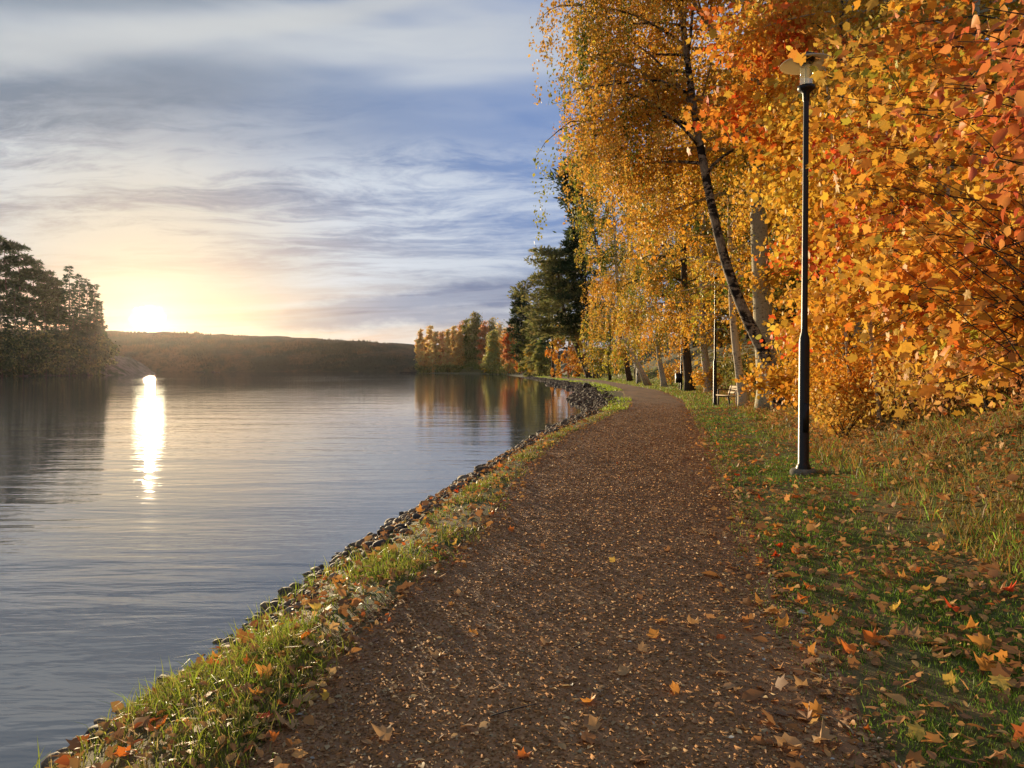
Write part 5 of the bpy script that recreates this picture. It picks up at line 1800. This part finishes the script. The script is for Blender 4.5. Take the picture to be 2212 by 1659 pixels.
SPECIAL = [(2185, 1290, 'bright red', 'large bright red maple leaf on the lawn at the right edge', .17), (2062, 1330, 'bright red', 'bright red maple leaf standing up among tan ones on the lawn', .15), (1645, 1086, 'bright red', 'red maple leaf on the lawn edge left of the lamp foot', .15),
           (1592, 1032, 'bright red', 'small red maple leaf where the path meets the lawn before the lamp', .14), (1838, 1418, 'orange red', 'orange red maple leaf at the path edge in the lower right', .14), (2100, 1375, 'orange', 'wide orange maple leaf below the red one on the lawn', .19), (2170, 1490, 'golden', 'golden maple leaf on the lawn in the lower right corner', .16),
           (2140, 1465, 'orange', 'folded orange maple leaf above the golden one in the corner', .18), (1960, 1260, 'orange', 'orange leaf curling upright in the middle of the lawn', .15), (2000, 1285, 'golden', 'golden leaf beside the curled orange one on the lawn', .14), (1890, 1395, 'orange red', 'folded orange red leaf on the lawn beside the path edge', .16),
           (1710, 1628, 'tan', 'broad tan maple leaf at the bottom of the path', .2), (1785, 1615, 'tan', 'tan maple leaf at the bottom where path meets lawn', .19), (1745, 1560, 'brown', 'brown maple leaf on the right side of the path near the bottom', .17), (1830, 1570, 'brown', 'curled brown maple leaf on the lawn edge near the bottom', .17),
           (1430, 1352, 'orange', 'curled orange maple leaf alone in the middle of the path', .14), (1415, 1382, 'orange', 'orange leaf just below the curled one in the middle of the path', .13), (1390, 1412, 'tan', 'tan leaf third of the row in the middle of the path', .13), (1275, 1528, 'orange', 'curled orange leaf low in the middle of the path', .13), (1022, 1382, 'orange', 'orange leaf on the left half of the path', .12),
           (1103, 1152, 'orange red', 'small orange red leaf on the path beyond the shore grass', .12), (1140, 1222, 'orange', 'orange leaf alone on the path left of its middle', .13), (1325, 1218, 'golden', 'small golden leaf alone in the middle of the path', .10), (1350, 1465, 'tan', 'wide tan leaf cluster on the path centre right', .14),
           (615, 1578, 'tan', 'tan maple leaf on the path beside the shore grass at the lower left', .17), (655, 1520, 'tan', 'pale tan maple leaf flat at the lower left path edge', .16), (460, 1440, 'orange', 'orange leaf standing in the shore grass near the water', .14), (330, 1590, 'orange red', 'red orange leaf in the lower left grass tuft', .15), (170, 1615, 'orange red', 'orange red leaf at the outermost tuft in the bottom left corner', .13),
           (1070, 1035, 'orange', 'large orange leaf on the stones at the path bend', .16), (905, 1185, 'golden', 'golden leaf on the shore grass strip', .13), (985, 1195, 'orange', 'orange leaf at the inner edge of the shore grass', .13), (1175, 1398, 'tan', 'tan leaf on the path left of the curled orange row', .13)]
for px, py, tint, lab, sz in SPECIAL:
    p = ground_at(px, py)
    x, y = p[0], p[1]
    inpath = XL(y) < x < XR(y)
    fallen(x, y, (pz(np.array([x]), np.array([y]))[0] + .014) if inpath else gz1(x, y) + .035, sz * .72, tint, lab, GP if inpath else (GL if x > XL(y) else GS), rg)
names = list(TINTS)
for k in range(265):
    cv = int(rg.integers(0, 4))
    lsz = np.clip(math.exp(rg.normal(-2.45, .24)), .05, .14)
    how = f'{"small " if lsz < .078 else ("large " if lsz > .105 else "")}{CURL[cv]} '
    where = rg.choice(3, p=[.60, .17, .23])
    if where == 0:
        y = 2.5 * math.exp(rg.uniform(0, 1) * math.log(16 / 2.5))
        x = float(XR(y)) + rg.uniform(-.1, 1) ** 1 * rg.uniform(.1, 3.6)
        z = gz1(x, y) + .03
        tint = names[rg.choice(6, p=[.05, .11, .24, .10, .28, .22])]
        w = 'grass' if x - XR(y) > .25 else 'lawn edge'
        zone = 'below the slope' if x - XR(y) > 2.2 else ('near the bottom' if y < 3.6 else ('in the near lawn' if y < 5 else ('before the lamp' if y < 10 else 'beyond the lamp')))
        lab, gr = f'{how}{tint} maple leaf on the {w} {zone}', GL
    elif where == 1:
        y = 2.5 * math.exp(rg.uniform(0, 1) * math.log(13 / 2.5))
        u = rg.beta(.8, .7)
        x = float(XL(y) + (XR(y) - XL(y)) * u)
        z = float(pz(np.array([x]), np.array([y]))[0]) + .012
        tint = names[rg.choice(6, p=[.01, .03, .14, .05, .45, .32])]
        lab, gr = f'{how}{tint} maple leaf on the {"left side" if u < .33 else ("middle" if u < .66 else "lawn side")} of the path {"near the bottom" if y < 4.5 else "farther along"}', GP
    else:
        y = 2.5 * math.exp(rg.uniform(0, 1) * math.log(22 / 2.5))
        u = rg.uniform(.3, 1.05)
        x = float(XS(y) + (XL(y) - XS(y)) * u)
        z = gz1(x, y) + .04
        tint = names[rg.choice(6, p=[.03, .20, .40, .17, .15, .05])]
        lab, gr = f'{how}{tint} maple leaf {"on the shore stones" if u < .5 else "in the shore grass"} {"near the bottom" if y < 5 else "farther along"}', GS
    fallen(x, y, z, lsz, tint, lab, gr, rg, cv)

# twigs and leaf stalks lying about
for px, py, ln, a_, lab in [(1850, 1600, .22, 1.9, 'pale curved leaf stalk at the bottom of the path'), (1790, 1480, .20, 2.2, 'thin pale twig at the path edge in the lower right'), (1240, 1410, .16, .9, 'small curved twig in the middle of the path'), (1060, 1560, .24, .5, 'dark straight twig low on the path'), (1700, 1180, .2, 2.6, 'thin twig at the lawn edge farther along')]:
    p = ground_at(px, py)
    t = np.linspace(0, 1, 6)
    P = np.column_stack([p[0] + ln * t * math.cos(a_), p[1] + ln * t * math.sin(a_), np.full(6, 0.0)])
    P[:, 0] += .03 * np.sin(t * 3)
    P[:, 2] = gz(P[:, 0], P[:, 1]) + .028 + .012 * np.sin(t * 3.1)
    g = Geo()
    g.tube(P - P[0], np.linspace(.0035, .002, 6), 5)
    o = g.build('twig', WOOD if 'pale' in lab or 'thin' in lab else WOODD, None, True, label=lab, category='twig')
    o.location = tuple(P[0])
